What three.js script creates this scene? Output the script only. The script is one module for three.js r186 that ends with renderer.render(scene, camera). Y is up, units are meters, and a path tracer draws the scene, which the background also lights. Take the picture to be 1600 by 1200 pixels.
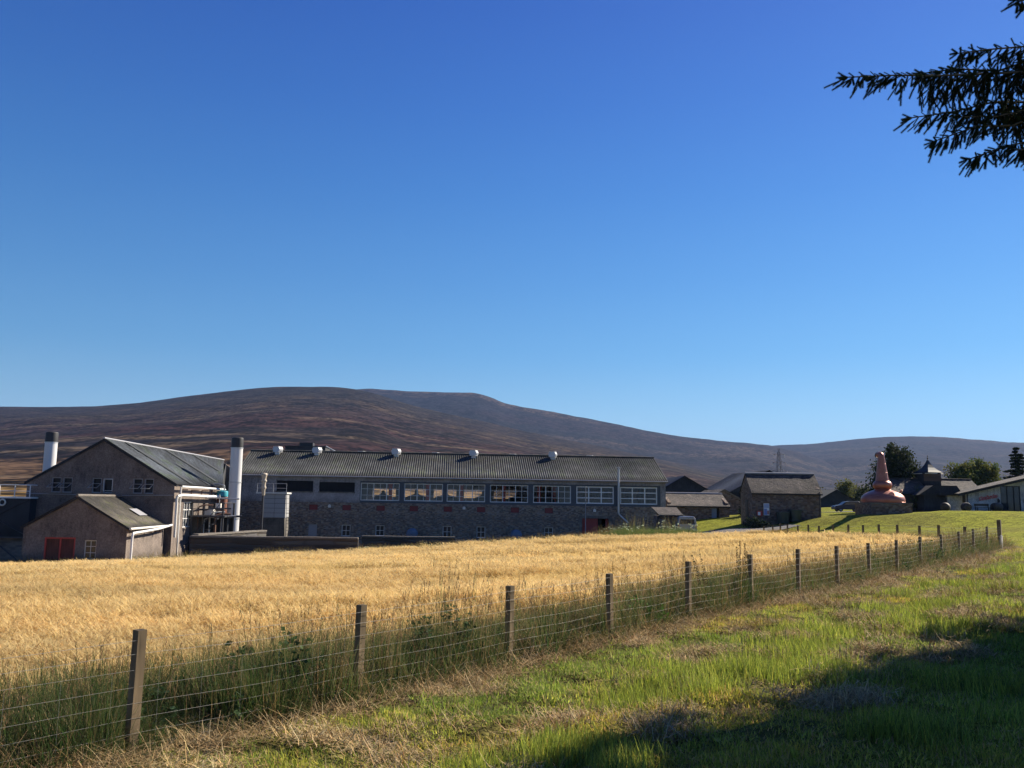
import * as THREE from 'three';
import { mergeGeometries } from 'three/addons/utils/BufferGeometryUtils.js';
import { FontLoader } from 'three/addons/loaders/FontLoader.js';
import { TextGeometry } from 'three/addons/geometries/TextGeometry.js';

// ---------------------------------------------------------------- camera, sky, sun, exposure
const scene = new THREE.Scene();
const EYE = 1.7, EXPOSURE = 2.0;
const camera = new THREE.PerspectiveCamera(47.0, 4 / 3, 0.1, 12000);
camera.position.set(0, EYE, 0);
camera.rotation.order = 'YXZ';
camera.rotation.set(THREE.MathUtils.degToRad(7.64), 0, 0.015);

const SUN_AZ = THREE.MathUtils.degToRad(54), SUN_EL = THREE.MathUtils.degToRad(34);
const sunDir = new THREE.Vector3(Math.sin(SUN_AZ) * Math.cos(SUN_EL), Math.sin(SUN_EL), -Math.cos(SUN_AZ) * Math.cos(SUN_EL));
const sun = new THREE.DirectionalLight(new THREE.Color().setRGB(1.0, 0.9, 0.74), 5.0);
sun.position.copy(sunDir).multiplyScalar(150).add(new THREE.Vector3(0, 0, -60));
sun.target.position.set(0, 0, -60);
sun.castShadow = true;
sun.shadow.mapSize.set(4096, 4096);
sun.shadow.radius = 1;
Object.assign(sun.shadow.camera, { left: -90, right: 90, top: 90, bottom: -90, near: 1, far: 400 });
scene.add(sun, sun.target);

const SKY = [[-90, 0, 0, 0], [0, 196, 229, 248], [3, 182, 222, 250], [5.2, 163, 213, 249], [9.3, 120, 184, 240], [14, 96, 161, 229], [19.6, 75, 138, 216], [25, 62, 119, 204], [31, 52, 102, 191], [50, 44, 79, 160], [90, 34, 62, 134]];
const lin = (c) => { c /= 255; return c <= 0.04045 ? c / 12.92 : Math.pow((c + 0.055) / 1.055, 2.4); };
{
  const W = 512, H = 256, d = new Float32Array(W * H * 4);
  for (let j = 0; j < H; j++) for (let i = 0; i < W; i++) {
    const el = (j + .5) / H * 180 - 90, az = ((i + .5) / W - .5) * 2 * Math.PI;   // az = atan2(z, x)
    let c = [.30, .36, .40];
    if (el > 0) {
      let k = 1; while (k < SKY.length - 2 && SKY[k + 1][0] < el) k++;
      const a = SKY[k], b = SKY[k + 1], t = Math.min(1, Math.max(0, (el - a[0]) / (b[0] - a[0])));
      const dir = new THREE.Vector3(Math.cos(az) * Math.cos(el * Math.PI / 180), Math.sin(el * Math.PI / 180), Math.sin(az) * Math.cos(el * Math.PI / 180));
      const near = Math.pow(.5 + .5 * dir.dot(sunDir), 4), glow = .67 + .7 * near;   // clear air scatters more light towards the sun
      c = [1, 2, 3].map((n) => { const v = lin(a[n] + (b[n] - a[n]) * t); return v * glow + [.055, .055, .04][n - 1] * near ** 3; }).map((v) => v / EXPOSURE);
    }
    d.set([...c, 1], (j * W + i) * 4);
  }
  const t = new THREE.DataTexture(d, W, H, THREE.RGBAFormat, THREE.FloatType);
  t.mapping = THREE.EquirectangularReflectionMapping; t.magFilter = THREE.LinearFilter; t.needsUpdate = true;
  scene.background = t; scene.environment = t;
}
scene.fog = new THREE.FogExp2(new THREE.Color().setRGB(0.32, 0.53, 1.0), 0.000055);

const renderer = new THREE.WebGLRenderer({ antialias: true });
renderer.setSize(1024, 768);
renderer.toneMapping = THREE.LinearToneMapping;
renderer.toneMappingExposure = EXPOSURE;
renderer.shadowMap.enabled = true;

// ---------------------------------------------------------------- helpers
let seed = 12345;
const rnd = () => { seed |= 0; seed = seed + 0x6D2B79F5 | 0; let t = Math.imul(seed ^ seed >>> 15, 1 | seed); t = t + Math.imul(t ^ t >>> 7, 61 | t) ^ t; return ((t ^ t >>> 14) >>> 0) / 4294967296; };
const rr = (a, b) => a + (b - a) * rnd();
const clamp = (x, a = 0, b = 1) => Math.min(b, Math.max(a, x));
const smooth = (a, b, x) => { const t = clamp((x - a) / (b - a)); return t * t * (3 - 2 * t); };
const lerp = (a, b, t) => a + (b - a) * t;
const hash = (x, y) => { let h = Math.imul(x | 0, 374761393) + Math.imul(y | 0, 668265263) | 0; h = Math.imul(h ^ h >>> 13, 1274126177); return ((h ^ h >>> 16) >>> 0) / 4294967296; };
function noise(x, y, wrap = 0) {
  const xi = Math.floor(x), yi = Math.floor(y), fx = x - xi, fy = y - yi;
  const u = fx * fx * (3 - 2 * fx), v = fy * fy * (3 - 2 * fy), w = (n) => wrap ? ((n % wrap) + wrap) % wrap : n;
  const a = hash(w(xi), w(yi)), b = hash(w(xi + 1), w(yi)), c = hash(w(xi), w(yi + 1)), d = hash(w(xi + 1), w(yi + 1));
  return a + (b - a) * u + (c - a) * v + (a - b - c + d) * u * v;
}
function fbm(x, y, o = 4, wrap = 0) { let s = 0, a = .5, t = 0; for (let i = 0; i < o; i++) { s += a * noise(x, y, wrap); t += a; x = x * 2 + (wrap ? 0 : 17.3); y = y * 2 + (wrap ? 0 : 9.1); a *= .5; wrap *= 2; } return s / t; }
function tex(n, fn, srgb = true) {                    // n x n, fn(u, v) gives [r, g, b] or one number, 0..1
  const d = new Uint8Array(n * n * 4);
  for (let j = 0; j < n; j++) for (let i = 0; i < n; i++) {
    let c = fn(i / n, j / n); if (typeof c === 'number') c = [c, c, c];
    d.set([...c.map((x) => clamp(Math.round(x * 255), 0, 255)), 255], (j * n + i) * 4);
  }
  const t = new THREE.DataTexture(d, n, n, THREE.RGBAFormat);
  t.wrapS = t.wrapT = THREE.RepeatWrapping; t.magFilter = THREE.LinearFilter; t.minFilter = THREE.LinearMipmapLinearFilter;
  if (srgb) t.colorSpace = THREE.SRGBColorSpace; t.needsUpdate = true; return t;
}
const rep = (t, k, k2 = k) => { const c = t.clone(); c.repeat.set(k, k2); c.needsUpdate = true; return c; };
const V3 = (x, y, z) => new THREE.Vector3(x, y, z);
const mat = (rgb, rough = .85, more = {}) => new THREE.MeshStandardMaterial({ color: new THREE.Color().setRGB(...rgb), roughness: rough, ...more });
const matte = (more) => new THREE.MeshPhysicalMaterial({ color: 0xffffff, roughness: 1, specularIntensity: .08, ...more });
const leafMat = (rgb, more = {}) => new THREE.MeshPhysicalMaterial({ color: new THREE.Color().setRGB(...rgb), roughness: .9, specularIntensity: .2, transmission: .45, thickness: 0, side: THREE.DoubleSide, vertexColors: true, ...more });

const taken = new Map();
function numbered(n) { const k = taken.get(n) ?? 0; taken.set(n, k + 1); return k ? n + '_' + String(k).padStart(3, '0') : n; }
const shade = (o) => { o.castShadow = o.receiveShadow = true; return o; };
function thing(name, label, category, [x, y, z] = [0, 0, 0], turn = 0, group) {
  const o = new THREE.Group(); o.name = numbered(name); o.position.set(x, y, z); o.rotation.y = turn;
  o.userData = { label, category }; if (group) o.userData.group = group; scene.add(o); return o;
}
function part(parent, name, geo, m, label) {
  const o = shade(new THREE.Mesh(Array.isArray(geo) ? merge(geo) : geo, m)); o.name = name; if (label) o.userData.label = label; parent.add(o); return o;
}
function sub(parent, name, [x, y, z] = [0, 0, 0], turn = 0, label) { const o = new THREE.Group(); o.name = name; o.position.set(x, y, z); o.rotation.y = turn; if (label) o.userData.label = label; parent.add(o); return o; }
function structure(name, geo, m) { const o = shade(new THREE.Mesh(geo, m)); o.name = name; o.userData.kind = 'structure'; scene.add(o); return o; }
// uv in metres, from the dominant axis of each face
function uvm(g) {
  if (g.index) g = g.toNonIndexed();
  const p = g.attributes.position, uv = new Float32Array(p.count * 2), a = V3(), b = V3(), c = V3();
  for (let i = 0; i < p.count; i += 3) {
    a.fromBufferAttribute(p, i); b.fromBufferAttribute(p, i + 1); c.fromBufferAttribute(p, i + 2);
    const n = b.clone().sub(a).cross(c.clone().sub(a)), x = Math.abs(n.x), y = Math.abs(n.y), z = Math.abs(n.z);
    [a, b, c].forEach((q, k) => { const [u, v] = y > x && y > z ? [q.x, q.z] : x > z ? [q.z, q.y] : [q.x, q.y]; uv[(i + k) * 2] = u; uv[(i + k) * 2 + 1] = v; });
  }
  g.setAttribute('uv', new THREE.BufferAttribute(uv, 2)); return g;
}
function merge(list) {
  const g = list.length === 1 ? list[0] : mergeGeometries(list.map((q) => { const n = q.index ? q.toNonIndexed() : q; for (const k of Object.keys(n.attributes)) if (!['position', 'normal', 'uv'].includes(k)) n.deleteAttribute(k); if (!n.attributes.uv) n.setAttribute('uv', new THREE.BufferAttribute(new Float32Array(n.attributes.position.count * 2), 2)); return n; }));
  return uvm(g);
}
const bx = (x0, x1, y0, y1, z0, z1) => new THREE.BoxGeometry(x1 - x0, y1 - y0, z1 - z0).translate((x0 + x1) / 2, (y0 + y1) / 2, (z0 + z1) / 2);
const cyl = (r0, r1, h, n = 16, open = false) => new THREE.CylinderGeometry(r1, r0, h, n, 1, open).translate(0, h / 2, 0);
function bar(a, b, r, n = 6, r2 = r) {                 // a round bar from a to b
  const A = V3(...a), B = V3(...b), d = B.clone().sub(A), g = new THREE.CylinderGeometry(r2, r, d.length(), n);
  g.applyQuaternion(new THREE.Quaternion().setFromUnitVectors(V3(0, 1, 0), d.normalize())); return g.translate((A.x + B.x) / 2, (A.y + B.y) / 2, (A.z + B.z) / 2);
}
const path = (pts, r, n = 6) => new THREE.TubeGeometry(new THREE.CatmullRomCurve3(pts.map((p) => V3(...p)), false, 'catmullrom', .05), pts.length * 6, r, n);
function prism(pts, z0, z1, holes = []) {              // outline in x, y pulled from z0 to z1
  const s = new THREE.Shape(pts.map((p) => new THREE.Vector2(...p)));
  for (const [x0, x1, y0, y1] of holes) s.holes.push(new THREE.Path([new THREE.Vector2(x0, y0), new THREE.Vector2(x0, y1), new THREE.Vector2(x1, y1), new THREE.Vector2(x1, y0)]));
  return new THREE.ExtrudeGeometry(s, { depth: z1 - z0, bevelEnabled: false }).translate(0, 0, z0);
}
function sheet(A, B, C, D, nu, nv, off = () => 0) {     // grid over the quad A-B (bottom edge) and D-C (top edge), pushed out along its normal by off(metres along u, metres along v)
  const a = V3(...A), b = V3(...B), c = V3(...C), d = V3(...D), lu = a.distanceTo(b), lv = a.distanceTo(d), n = b.clone().sub(a).cross(d.clone().sub(a)).normalize();
  const pos = [], uv = [], idx = [];
  for (let j = 0; j <= nv; j++) for (let i = 0; i <= nu; i++) {
    const u = i / nu, v = j / nv, p = a.clone().lerp(b, u).lerp(d.clone().lerp(c, u), v).addScaledVector(n, off(u * lu, v * lv));
    pos.push(p.x, p.y, p.z); uv.push(u * lu, v * lv);
    if (i < nu && j < nv) { const k = j * (nu + 1) + i; idx.push(k, k + 1, k + nu + 2, k, k + nu + 2, k + nu + 1); }
  }
  const g = new THREE.BufferGeometry(); g.setAttribute('position', new THREE.Float32BufferAttribute(pos, 3)); g.setAttribute('uv', new THREE.Float32BufferAttribute(uv, 2)); g.setIndex(idx); g.computeVertexNormals(); return g;
}
const corr = (p, amp) => (u) => amp * Math.cos(u / p * Math.PI * 2);

// ---------------------------------------------------------------- the lie of the land: a thin-plate surface through surveyed heights (x, z, y)
const SPOT = [[0, 0, 0], [0, 6, 0], [-10, 4, -.5], [12, -3, .15], [20, -12, .1], [32, -25, .15], [45, -45, .5], [70, -60, 1.4], [40, 10, .3], [-40, 10, -1.2],
  [-3.4, -8.3, -.64], [0, -12.7, -.58], [3.4, -17, -.5], [8.8, -24, -.45], [14.3, -31.2, -.4], [19.9, -38.5, -.28], [23.8, -43.5, -.18],
  [23.5, -53, -.28], [23.4, -61, -.5], [23.3, -72, -.85], [23.1, -81, -1.1],
  [7.4, -13, -.02], [3.4, -6, .0], [14.9, -26, -.22], [25.8, -45, -.25], [34.5, -60, .25], [49, -85, 1.5], [42.6, -84.5, 1.4], [39.5, -78, .2], [37.5, -86.5, .95], [34.8, -80, -.15], [28.5, -66, -.35], [28, -78.5, -.4], [31.5, -76, -.2], [35, -73, 0], [30.6, -86.4, -.45], [33.2, -95, .65], [34, -89, .8], [26.2, -72, -.55],
  [.3, -7.3, -.37], [4, -14, -.34], [-2, -7.2, -.52], [36, -100, .75], [37.8, -90, 1.05], [44, -95, 1.35],
  [-32, -57, -3.2], [-22, -63, -3.0], [-5, -72, -2.3], [7.5, -79, -1.75], [21, -85, -1.65], [-12, -25, -1.25], [0, -40, -1.45], [10, -50, -1.2], [-20, -40, -1.95], [-12, -12, -1.0], [-45, -45, -3.0], [-60, -30, -2.6], [-60, -60, -3.4],
  [-30, -104, -3.8], [0, -104, -3.8], [14, -98, -2.6], [-31, -68, -3.4], [-45, -70, -3.5], [22, -91, -.75], [26.5, -94, -.5], [22, -108, -.1], [35, -115, .8], [52, -140, 1.0], [62, -100, 1.5], [49, -100, 1.4], [80, -100, 2.0],
  [0, -150, -2.5], [-60, -150, -2], [70, -180, 2.2], [-120, -60, -4], [120, -60, 3], [-90, -180, -1], [0, 60, 0], [-90, 60, -2], [90, 60, 1]];
const RBF = (() => {
  const n = SPOT.length, N = n + 3, A = Array.from({ length: N }, () => new Float64Array(N + 1));
  const k = (d2) => d2 > 0 ? .5 * d2 * Math.log(d2) : 0;
  for (let i = 0; i < n; i++) {
    for (let j = 0; j < n; j++) A[i][j] = k((SPOT[i][0] - SPOT[j][0]) ** 2 + (SPOT[i][1] - SPOT[j][1]) ** 2) + (i === j ? 1.2 : 0);
    A[i][n] = A[n][i] = 1; A[i][n + 1] = A[n + 1][i] = SPOT[i][0]; A[i][n + 2] = A[n + 2][i] = SPOT[i][1]; A[i][N] = SPOT[i][2];
  }
  for (let c = 0; c < N; c++) {
    let p = c; for (let r = c + 1; r < N; r++) if (Math.abs(A[r][c]) > Math.abs(A[p][c])) p = r;
    [A[c], A[p]] = [A[p], A[c]];
    for (let r = 0; r < N; r++) if (r !== c) { const q = A[r][c] / A[c][c]; if (q) for (let m = c; m <= N; m++) A[r][m] -= q * A[c][m]; }
  }
  const w = A.map((row, i) => row[N] / row[i]);
  return (x, z) => { let s = w[n] + w[n + 1] * x + w[n + 2] * z; for (let i = 0; i < n; i++) s += w[i] * k((SPOT[i][0] - x) ** 2 + (SPOT[i][1] - z) ** 2); return s; };
})();
const P0 = [-3.37, -8.29], FD = [.611, -.7916], FN = [-.7916, -.611];           // the near fence: a point, its direction, its field side
const fenceSide = (x, z) => (x - P0[0]) * FN[0] + (z - P0[1]) * FN[1], fenceAlong = (x, z) => (x - P0[0]) * FD[0] + (z - P0[1]) * FD[1];
const backLine = (x) => -57 - (x + 32.25) * .5209;                              // z of the far edge of the barley
const inField = (x, z) => fenceSide(x, z) > .75 && x < 20.9 + .5 * Math.sin(z * .5) && z > backLine(x) + .6 * (fbm(x * .2, 3) - .5);
// mown verge: clods, tussocks and wheel ruts on the near side of the fence
function H(x, z) {
  const r = Math.hypot(x, z), s = fenceSide(x, z);
  let h = RBF(x, z);
  if (r < 70 && s < .5) h += (1 - smooth(40, 70, r)) * smooth(.1, -1.4, s) * ((fbm(x * 1.1, z * 1.1, 3) - .5) * .2 + (fbm(x * 3.2 + 9, z * 3.2, 3) - .5) * .22 * smooth(-6.5, -4, s));
  if (s > .5 && z > -90) h += (fbm(x * .25 + 4, z * .25, 3) - .5) * .25 * smooth(.5, 4, s);
  if (x > 24 && z < -46 && z > -90) h += (fbm(x * .22, z * .22 + 7, 3) - .5) * .3;
  if (x > 5 && x < 22) h += .4 * Math.exp(-(((z - backLine(x) + 1.7) / 1.5) ** 2)) * smooth(6.5, 11, x) * (1 - smooth(16.5, 19.5, x));   // weedy bank before the yard
  if (r > 170) h = lerp(h, -6, smooth(170, 420, r));
  return h;
}
// ---------------------------------------------------------------- ground, road, hills
const grain = tex(512, (u, v) => { const a = fbm(u * 32, v * 32, 4, 32), b = fbm(u * 8 + 3, v * 8, 3, 8); return .55 + .5 * (a - .5) * 1.3 + .35 * (b - .5) + .2; });
const bumpy = tex(512, (u, v) => fbm(u * 48, v * 48, 3, 48), false);
{
  const az = []; for (let i = 0; i <= 330; i++) az.push(-.72 + 1.5 * i / 330); for (let i = 1; i <= 50; i++) az.push(.78 + (2 * Math.PI - 1.5) * i / 50);
  const rad = [0.01]; for (let r = 1.2; r < 190; r *= 1.026) rad.push(r); rad.push(230, 300, 420, 900, 2500, 7000);
  const pos = [], col = [], uv = [], idx = [], n = az.length;
  rad.forEach((r, j) => az.forEach((a, i) => {
    const x = r * Math.sin(a), z = -r * Math.cos(a), s = fenceSide(x, z);
    const y = r < 420 ? H(x, z) : -6;
    pos.push(x, y, z); uv.push(x, z);
    const n1 = fbm(x * .5 + 50, z * .5, 4), n2 = fbm(x * .06, z * .06 + 20, 4);
    let c = [.36 + .1 * n1, .385 + .08 * n1, .045];                                   // mown lawn
    const straw = smooth(.55, .75, n1) * (s > -6 && s < 1 ? .5 : .3); c = c.map((q, k) => lerp(q, [.30, .21, .09][k], straw * .75));
    if (s > -6.2 && s < 1 && r < 50) { const q = smooth(-6.2, -4.6, s) * (1 - smooth(30, 50, r)); c = c.map((v, k) => lerp(v, [.17, .15, .055][k] * (.7 + .6 * n1), q)); }   // soil and thatch show through the rough cut
    const moss = smooth(.52, .66, n2) * .5; c = c.map((q, k) => lerp(q, [.24, .21, .05][k], moss));
    if (s > .3 && z > backLine(x) - .5 && x < 21.2) c = [.26 + .08 * n1, .17 + .05 * n1, .065];   // soil and straw under the crop
    else if (z < backLine(x) && x < 15 + n1 * 2) c = [.085 + .05 * n1, .085 + .04 * n1, .045];    // yard
    if (r > 150) { const t = smooth(150, 260, r); c = c.map((q, k) => lerp(q, [.17, .12, .055][k] * (.7 + .6 * n2), t)); }
    col.push(...c);
    if (j < rad.length - 1 && i < n - 1) { const k = j * n + i; idx.push(k, k + 1, k + n + 1, k, k + n + 1, k + n); }
  }));
  const g = new THREE.BufferGeometry();
  g.setAttribute('position', new THREE.Float32BufferAttribute(pos, 3)); g.setAttribute('color', new THREE.Float32BufferAttribute(col, 3)); g.setAttribute('uv', new THREE.Float32BufferAttribute(uv, 2));
  g.setIndex(idx); g.computeVertexNormals();
  structure('ground', g, matte({ vertexColors: true, map: rep(grain, .35), bumpMap: rep(bumpy, .5), bumpScale: .05 }));
}
// a strip laid on the ground along a centre line [x, z, half width]
function strip(line, lift, step = .7, across = 6) {
  const crv = new THREE.CatmullRomCurve3(line.map(([x, z, w]) => V3(x, w, z))), n = Math.ceil(crv.getLength() / step), pos = [], uv = [], idx = [];
  for (let i = 0; i <= n; i++) {
    const p = crv.getPoint(i / n), t = crv.getTangent(i / n), q = V3(-t.z, 0, t.x).normalize();
    for (let j = 0; j <= across; j++) { const k = (j / across * 2 - 1) * p.y, x = p.x + q.x * k, z = p.z + q.z * k; pos.push(x, H(x, z) + lift, z); uv.push(x, z); if (i < n && j < across) { const m = i * (across + 1) + j; idx.push(m, m + 1, m + across + 2, m, m + across + 2, m + across + 1); } }
  }
  const g = new THREE.BufferGeometry(); g.setAttribute('position', new THREE.Float32BufferAttribute(pos, 3)); g.setAttribute('uv', new THREE.Float32BufferAttribute(uv, 2)); g.setIndex(idx); g.computeVertexNormals(); return g;
}
const tarmac = mat([.20, .185, .18], .95, { map: rep(grain, .6), side: THREE.DoubleSide });
structure('road', strip([[13, -93, 4], [18, -91.5, 4.2], [22, -90.3, 3.6], [25.5, -90.2, 2.2], [29, -91.5, 1.2]], .05), tarmac);
structure('car_park', strip([[30, -118, 4], [38, -120, 5], [48, -130, 8], [60, -134, 8]], .06), tarmac);

// hills: rows of ever farther ground whose last row is the skyline; [x over depth, height over depth]
const NEAR = [[-1.9, .05], [-1.3, .075], [-0.9, .09], [-0.654, .0971], [-0.582, .0996], [-0.509, .1], [-0.437, .1047], [-0.364, .1154], [-0.292, .1246], [-0.234, .1277], [-0.175, .1252], [-0.116, .1089], [-0.043, .0931], [0.037, .0761], [0.11, .0627], [0.182, .0479], [0.24, .0344], [0.326, .0213], [0.434, .0158], [0.577, .0136], [1, .012], [1.9, .01]];
const FAR = [[-0.6, .06], [-0.363, .0993], [-0.255, .1141], [-0.175, .1258], [-0.109, .1236], [-0.044, .1232], [-0.025, .119], [-0.007, .112], [0.051, .1019], [0.11, .0918], [0.182, .0783], [0.233, .0733], [0.295, .0677], [0.363, .0506], [0.434, .0351], [0.578, .0265], [.9, .02]];
const RIGHT = [[0.05, .02], [0.146, .038], [0.218, .0535], [0.295, .0677], [0.342, .0713], [0.393, .0771], [0.436, .0807], [0.487, .0807], [0.538, .0778], [0.581, .0756], [0.654, .073], [0.9, .06], [1.3, .05], [1.9, .03]];
function along(T, u) { let k = 0; while (k < T.length - 2 && T[k + 1][0] < u) k++; const t = clamp((u - T[k][0]) / (T[k + 1][0] - T[k][0])), m = (i) => i <= 0 || i >= T.length - 1 ? 0 : (T[i + 1][1] - T[i - 1][1]) / (T[i + 1][0] - T[i - 1][0]), h = T[k + 1][0] - T[k][0]; const t2 = t * t, t3 = t2 * t; return (2 * t3 - 3 * t2 + 1) * T[k][1] + (t3 - 2 * t2 + t) * h * m(k) + (-2 * t3 + 3 * t2) * T[k + 1][1] + (t3 - t2) * h * m(k + 1); }
const moor = tex(512, (u, v) => { const a = fbm(u * 16, v * 16, 5, 16), b = fbm(u * 64, v * 64, 2, 64); return .7 + 1.5 * (a - .5) + .9 * (b - .5); });
function hill(name, T, D0, D1, low, colour, rows = 150, cols = 520) {
  const pos = [], col = [], uv = [], idx = [], u0 = T[0][0], u1 = T[T.length - 1][0];
  for (let j = 0; j <= rows; j++) for (let i = 0; i <= cols; i++) {
    const q = i / cols, u = lerp(u0, u1, q), tt = j / (rows - 8), t = Math.min(1, tt), D = D0 * Math.pow(D1 / D0, t) * (tt > 1 ? 1 + (tt - 1) * 6 : 1), x = u * D;
    const sky = along(T, u), s = lerp(low, sky, Math.pow(t, .8) * (1 + .25 * Math.sin(t * Math.PI) * (fbm(u * 6, t * 3 + 3, 3) - .5)));
    let y = EYE + s * D + Math.sin(Math.PI * Math.min(1, t)) * D * .016 * (fbm(x * .004 + 7, D * .0022, 4) - .5) + t * D * .0012 * (fbm(x * .02, D * .02, 3) - .5);
    if (tt > 1) y -= (tt - 1) * D * .9;
    if (j === 0) y -= 6;
    pos.push(x, y, -D); uv.push(x * .006, D * .004);
    col.push(...colour(x, D, t, u));
    if (j < rows && i < cols) { const k = j * (cols + 1) + i; idx.push(k, k + 1, k + cols + 2, k, k + cols + 2, k + cols + 1); }
  }
  const g = new THREE.BufferGeometry(); g.setAttribute('position', new THREE.Float32BufferAttribute(pos, 3)); g.setAttribute('color', new THREE.Float32BufferAttribute(col, 3)); g.setAttribute('uv', new THREE.Float32BufferAttribute(uv, 2)); g.setIndex(idx); g.computeVertexNormals();
  structure(name, g, matte({ vertexColors: true, map: moor, side: THREE.DoubleSide }));
}
// heather in bloom past its best, burnt strips, bleached grass along the wet flushes
const mixc = (a, b, t) => a.map((q, k) => lerp(q, b[k], t));
function heather(x, D, t, u) {
  const n1 = fbm(x * .006 + 3, D * .0045, 5), n2 = fbm(x * .0018 + D * .0006, D * .006 + 40, 4), n3 = fbm(x * .02, D * .02, 3), n4 = fbm(x * .0028 + 90, D * .009, 5);
  let c = mixc([.058, .027, .026], [.03, .021, .021], smooth(.42, .6, n1));
  c = mixc(c, [.14, .085, .048], smooth(.58, .66, n2) * .8);                           // pale grassy streaks
  c = mixc(c, [.026, .022, .024], smooth(.56, .66, n4) * .75);                       // burnt heather
  c = mixc(c, [.16, .115, .075], smooth(.66, .72, fbm(x * .005 + 20, D * .016, 4)) * .7);
  c = mixc(c, [.04, .034, .028], smooth(.5, .95, t) * .7);                          // thin summit turf
  const wet = 1 - smooth(.16, .36, t + (n2 - .5) * .5); c = mixc(c, [.26, .165, .06], wet * smooth(.38, .58, n3 * .4 + n1 * .6));   // moor grass at the foot
  return c;
}
const greyMoor = (x, D, t) => { const n = fbm(x * .003, D * .004, 5), m = fbm(x * .0012, D * .006 + 70, 4); let c = mixc([.034, .024, .024], [.026, .024, .024], smooth(.42, .58, n)); c = mixc(c, [.1, .072, .052], smooth(.56, .66, m) * .7); c = mixc(c, [.018, .017, .018], smooth(.58, .68, fbm(x * .002 + 5, D * .008, 4)) * .7); return c; };
hill('near_hill', NEAR, 150, 1900, -.015, heather);
hill('summit_hill', FAR, 1500, 3400, .0, greyMoor, 90, 360);
hill('far_hill', RIGHT, 1800, 4600, .0, greyMoor, 90, 360);
// ---------------------------------------------------------------- building materials
const harlTex = tex(512, (u, v) => { const a = fbm(u * 90, v * 90, 2, 90), s = fbm(u * 14, v * 3, 3, 6), b = fbm(u * 5, v * 5, 4, 5); const k = .76 + .3 * (a - .5) + .35 * (b - .5) - .1 * smooth(.6, .8, s); return [k, k * .985, k * .97]; });
const harlBump = tex(256, (u, v) => fbm(u * 64, v * 64, 2, 64), false);
const rubble = (() => {                                // random rubble seen from a hundred metres: tone and relief only
  const n = 44, cells = []; for (let j = 0; j < n; j++) for (let i = 0; i < n / 2; i++) cells.push([(i + .15 + .7 * hash(i, j + 77)) / (n / 2), (j + .15 + .7 * hash(i + 91, j)) / n, hash(i + 5, j + 3)]);
  const near = (u, v) => { let a = 9, b = 9, t = 0; const ci = Math.floor(u * n / 2), cj = Math.floor(v * n); for (let dj = -2; dj <= 2; dj++) for (let di = -1; di <= 1; di++) { const i = ((ci + di) % (n / 2) + n / 2) % (n / 2), j = ((cj + dj) % n + n) % n, c = cells[j * (n / 2) + i]; let du = Math.abs(c[0] - u); du = Math.min(du, 1 - du) * .55; let dv = Math.abs(c[1] - v); dv = Math.min(dv, 1 - dv); const q = Math.hypot(du, dv) * n; if (q < a) { b = a; a = q; t = c[2]; } else if (q < b) b = q; } return [b - a, t]; };
  return { color: tex(512, (u, v) => { const [e, t] = near(u, v), m = smooth(.02, .16, e), k = lerp(.9, .68 + .42 * t, m); const w = hash(Math.floor(t * 999), 3); return [k * (.95 + .1 * w), k * .95, k * (.98 - .12 * w)]; }), bump: tex(512, (u, v) => smooth(0, .3, near(u, v)[0]), false) };
})();
const slateTex = tex(512, (u, v) => { const row = Math.floor(v * 40), i = Math.floor((u + (row % 2) * .5 / 30) * 30), t = hash(i % 30, row), b = fbm(u * 6, v * 6, 4, 6); const k = .6 + .25 * (t - .5) + .5 * (b - .5); return [k, k, k]; });
const sheetTex = tex(512, (u, v) => { const a = fbm(u * 6, v * 6, 5, 6), s = fbm(u * 60, v * 4, 3, 4), sp = fbm(u * 70, v * 70, 2, 70); const k = .62 + .55 * (a - .5) + .75 * (s - .5) + .3 * (sp - .5); const m = smooth(.5, .7, fbm(u * 10 + 2, v * 10, 4, 10)); return [k * (1 - .05 * m), k, k * (1 - .16 * m)]; });
const woodTex = tex(256, (u, v) => { const a = fbm(u * 40, v * 4, 3, 4), b = fbm(u * 6, v * 6, 3, 6); return .7 + .5 * (a - .5) + .4 * (b - .5); });
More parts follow.
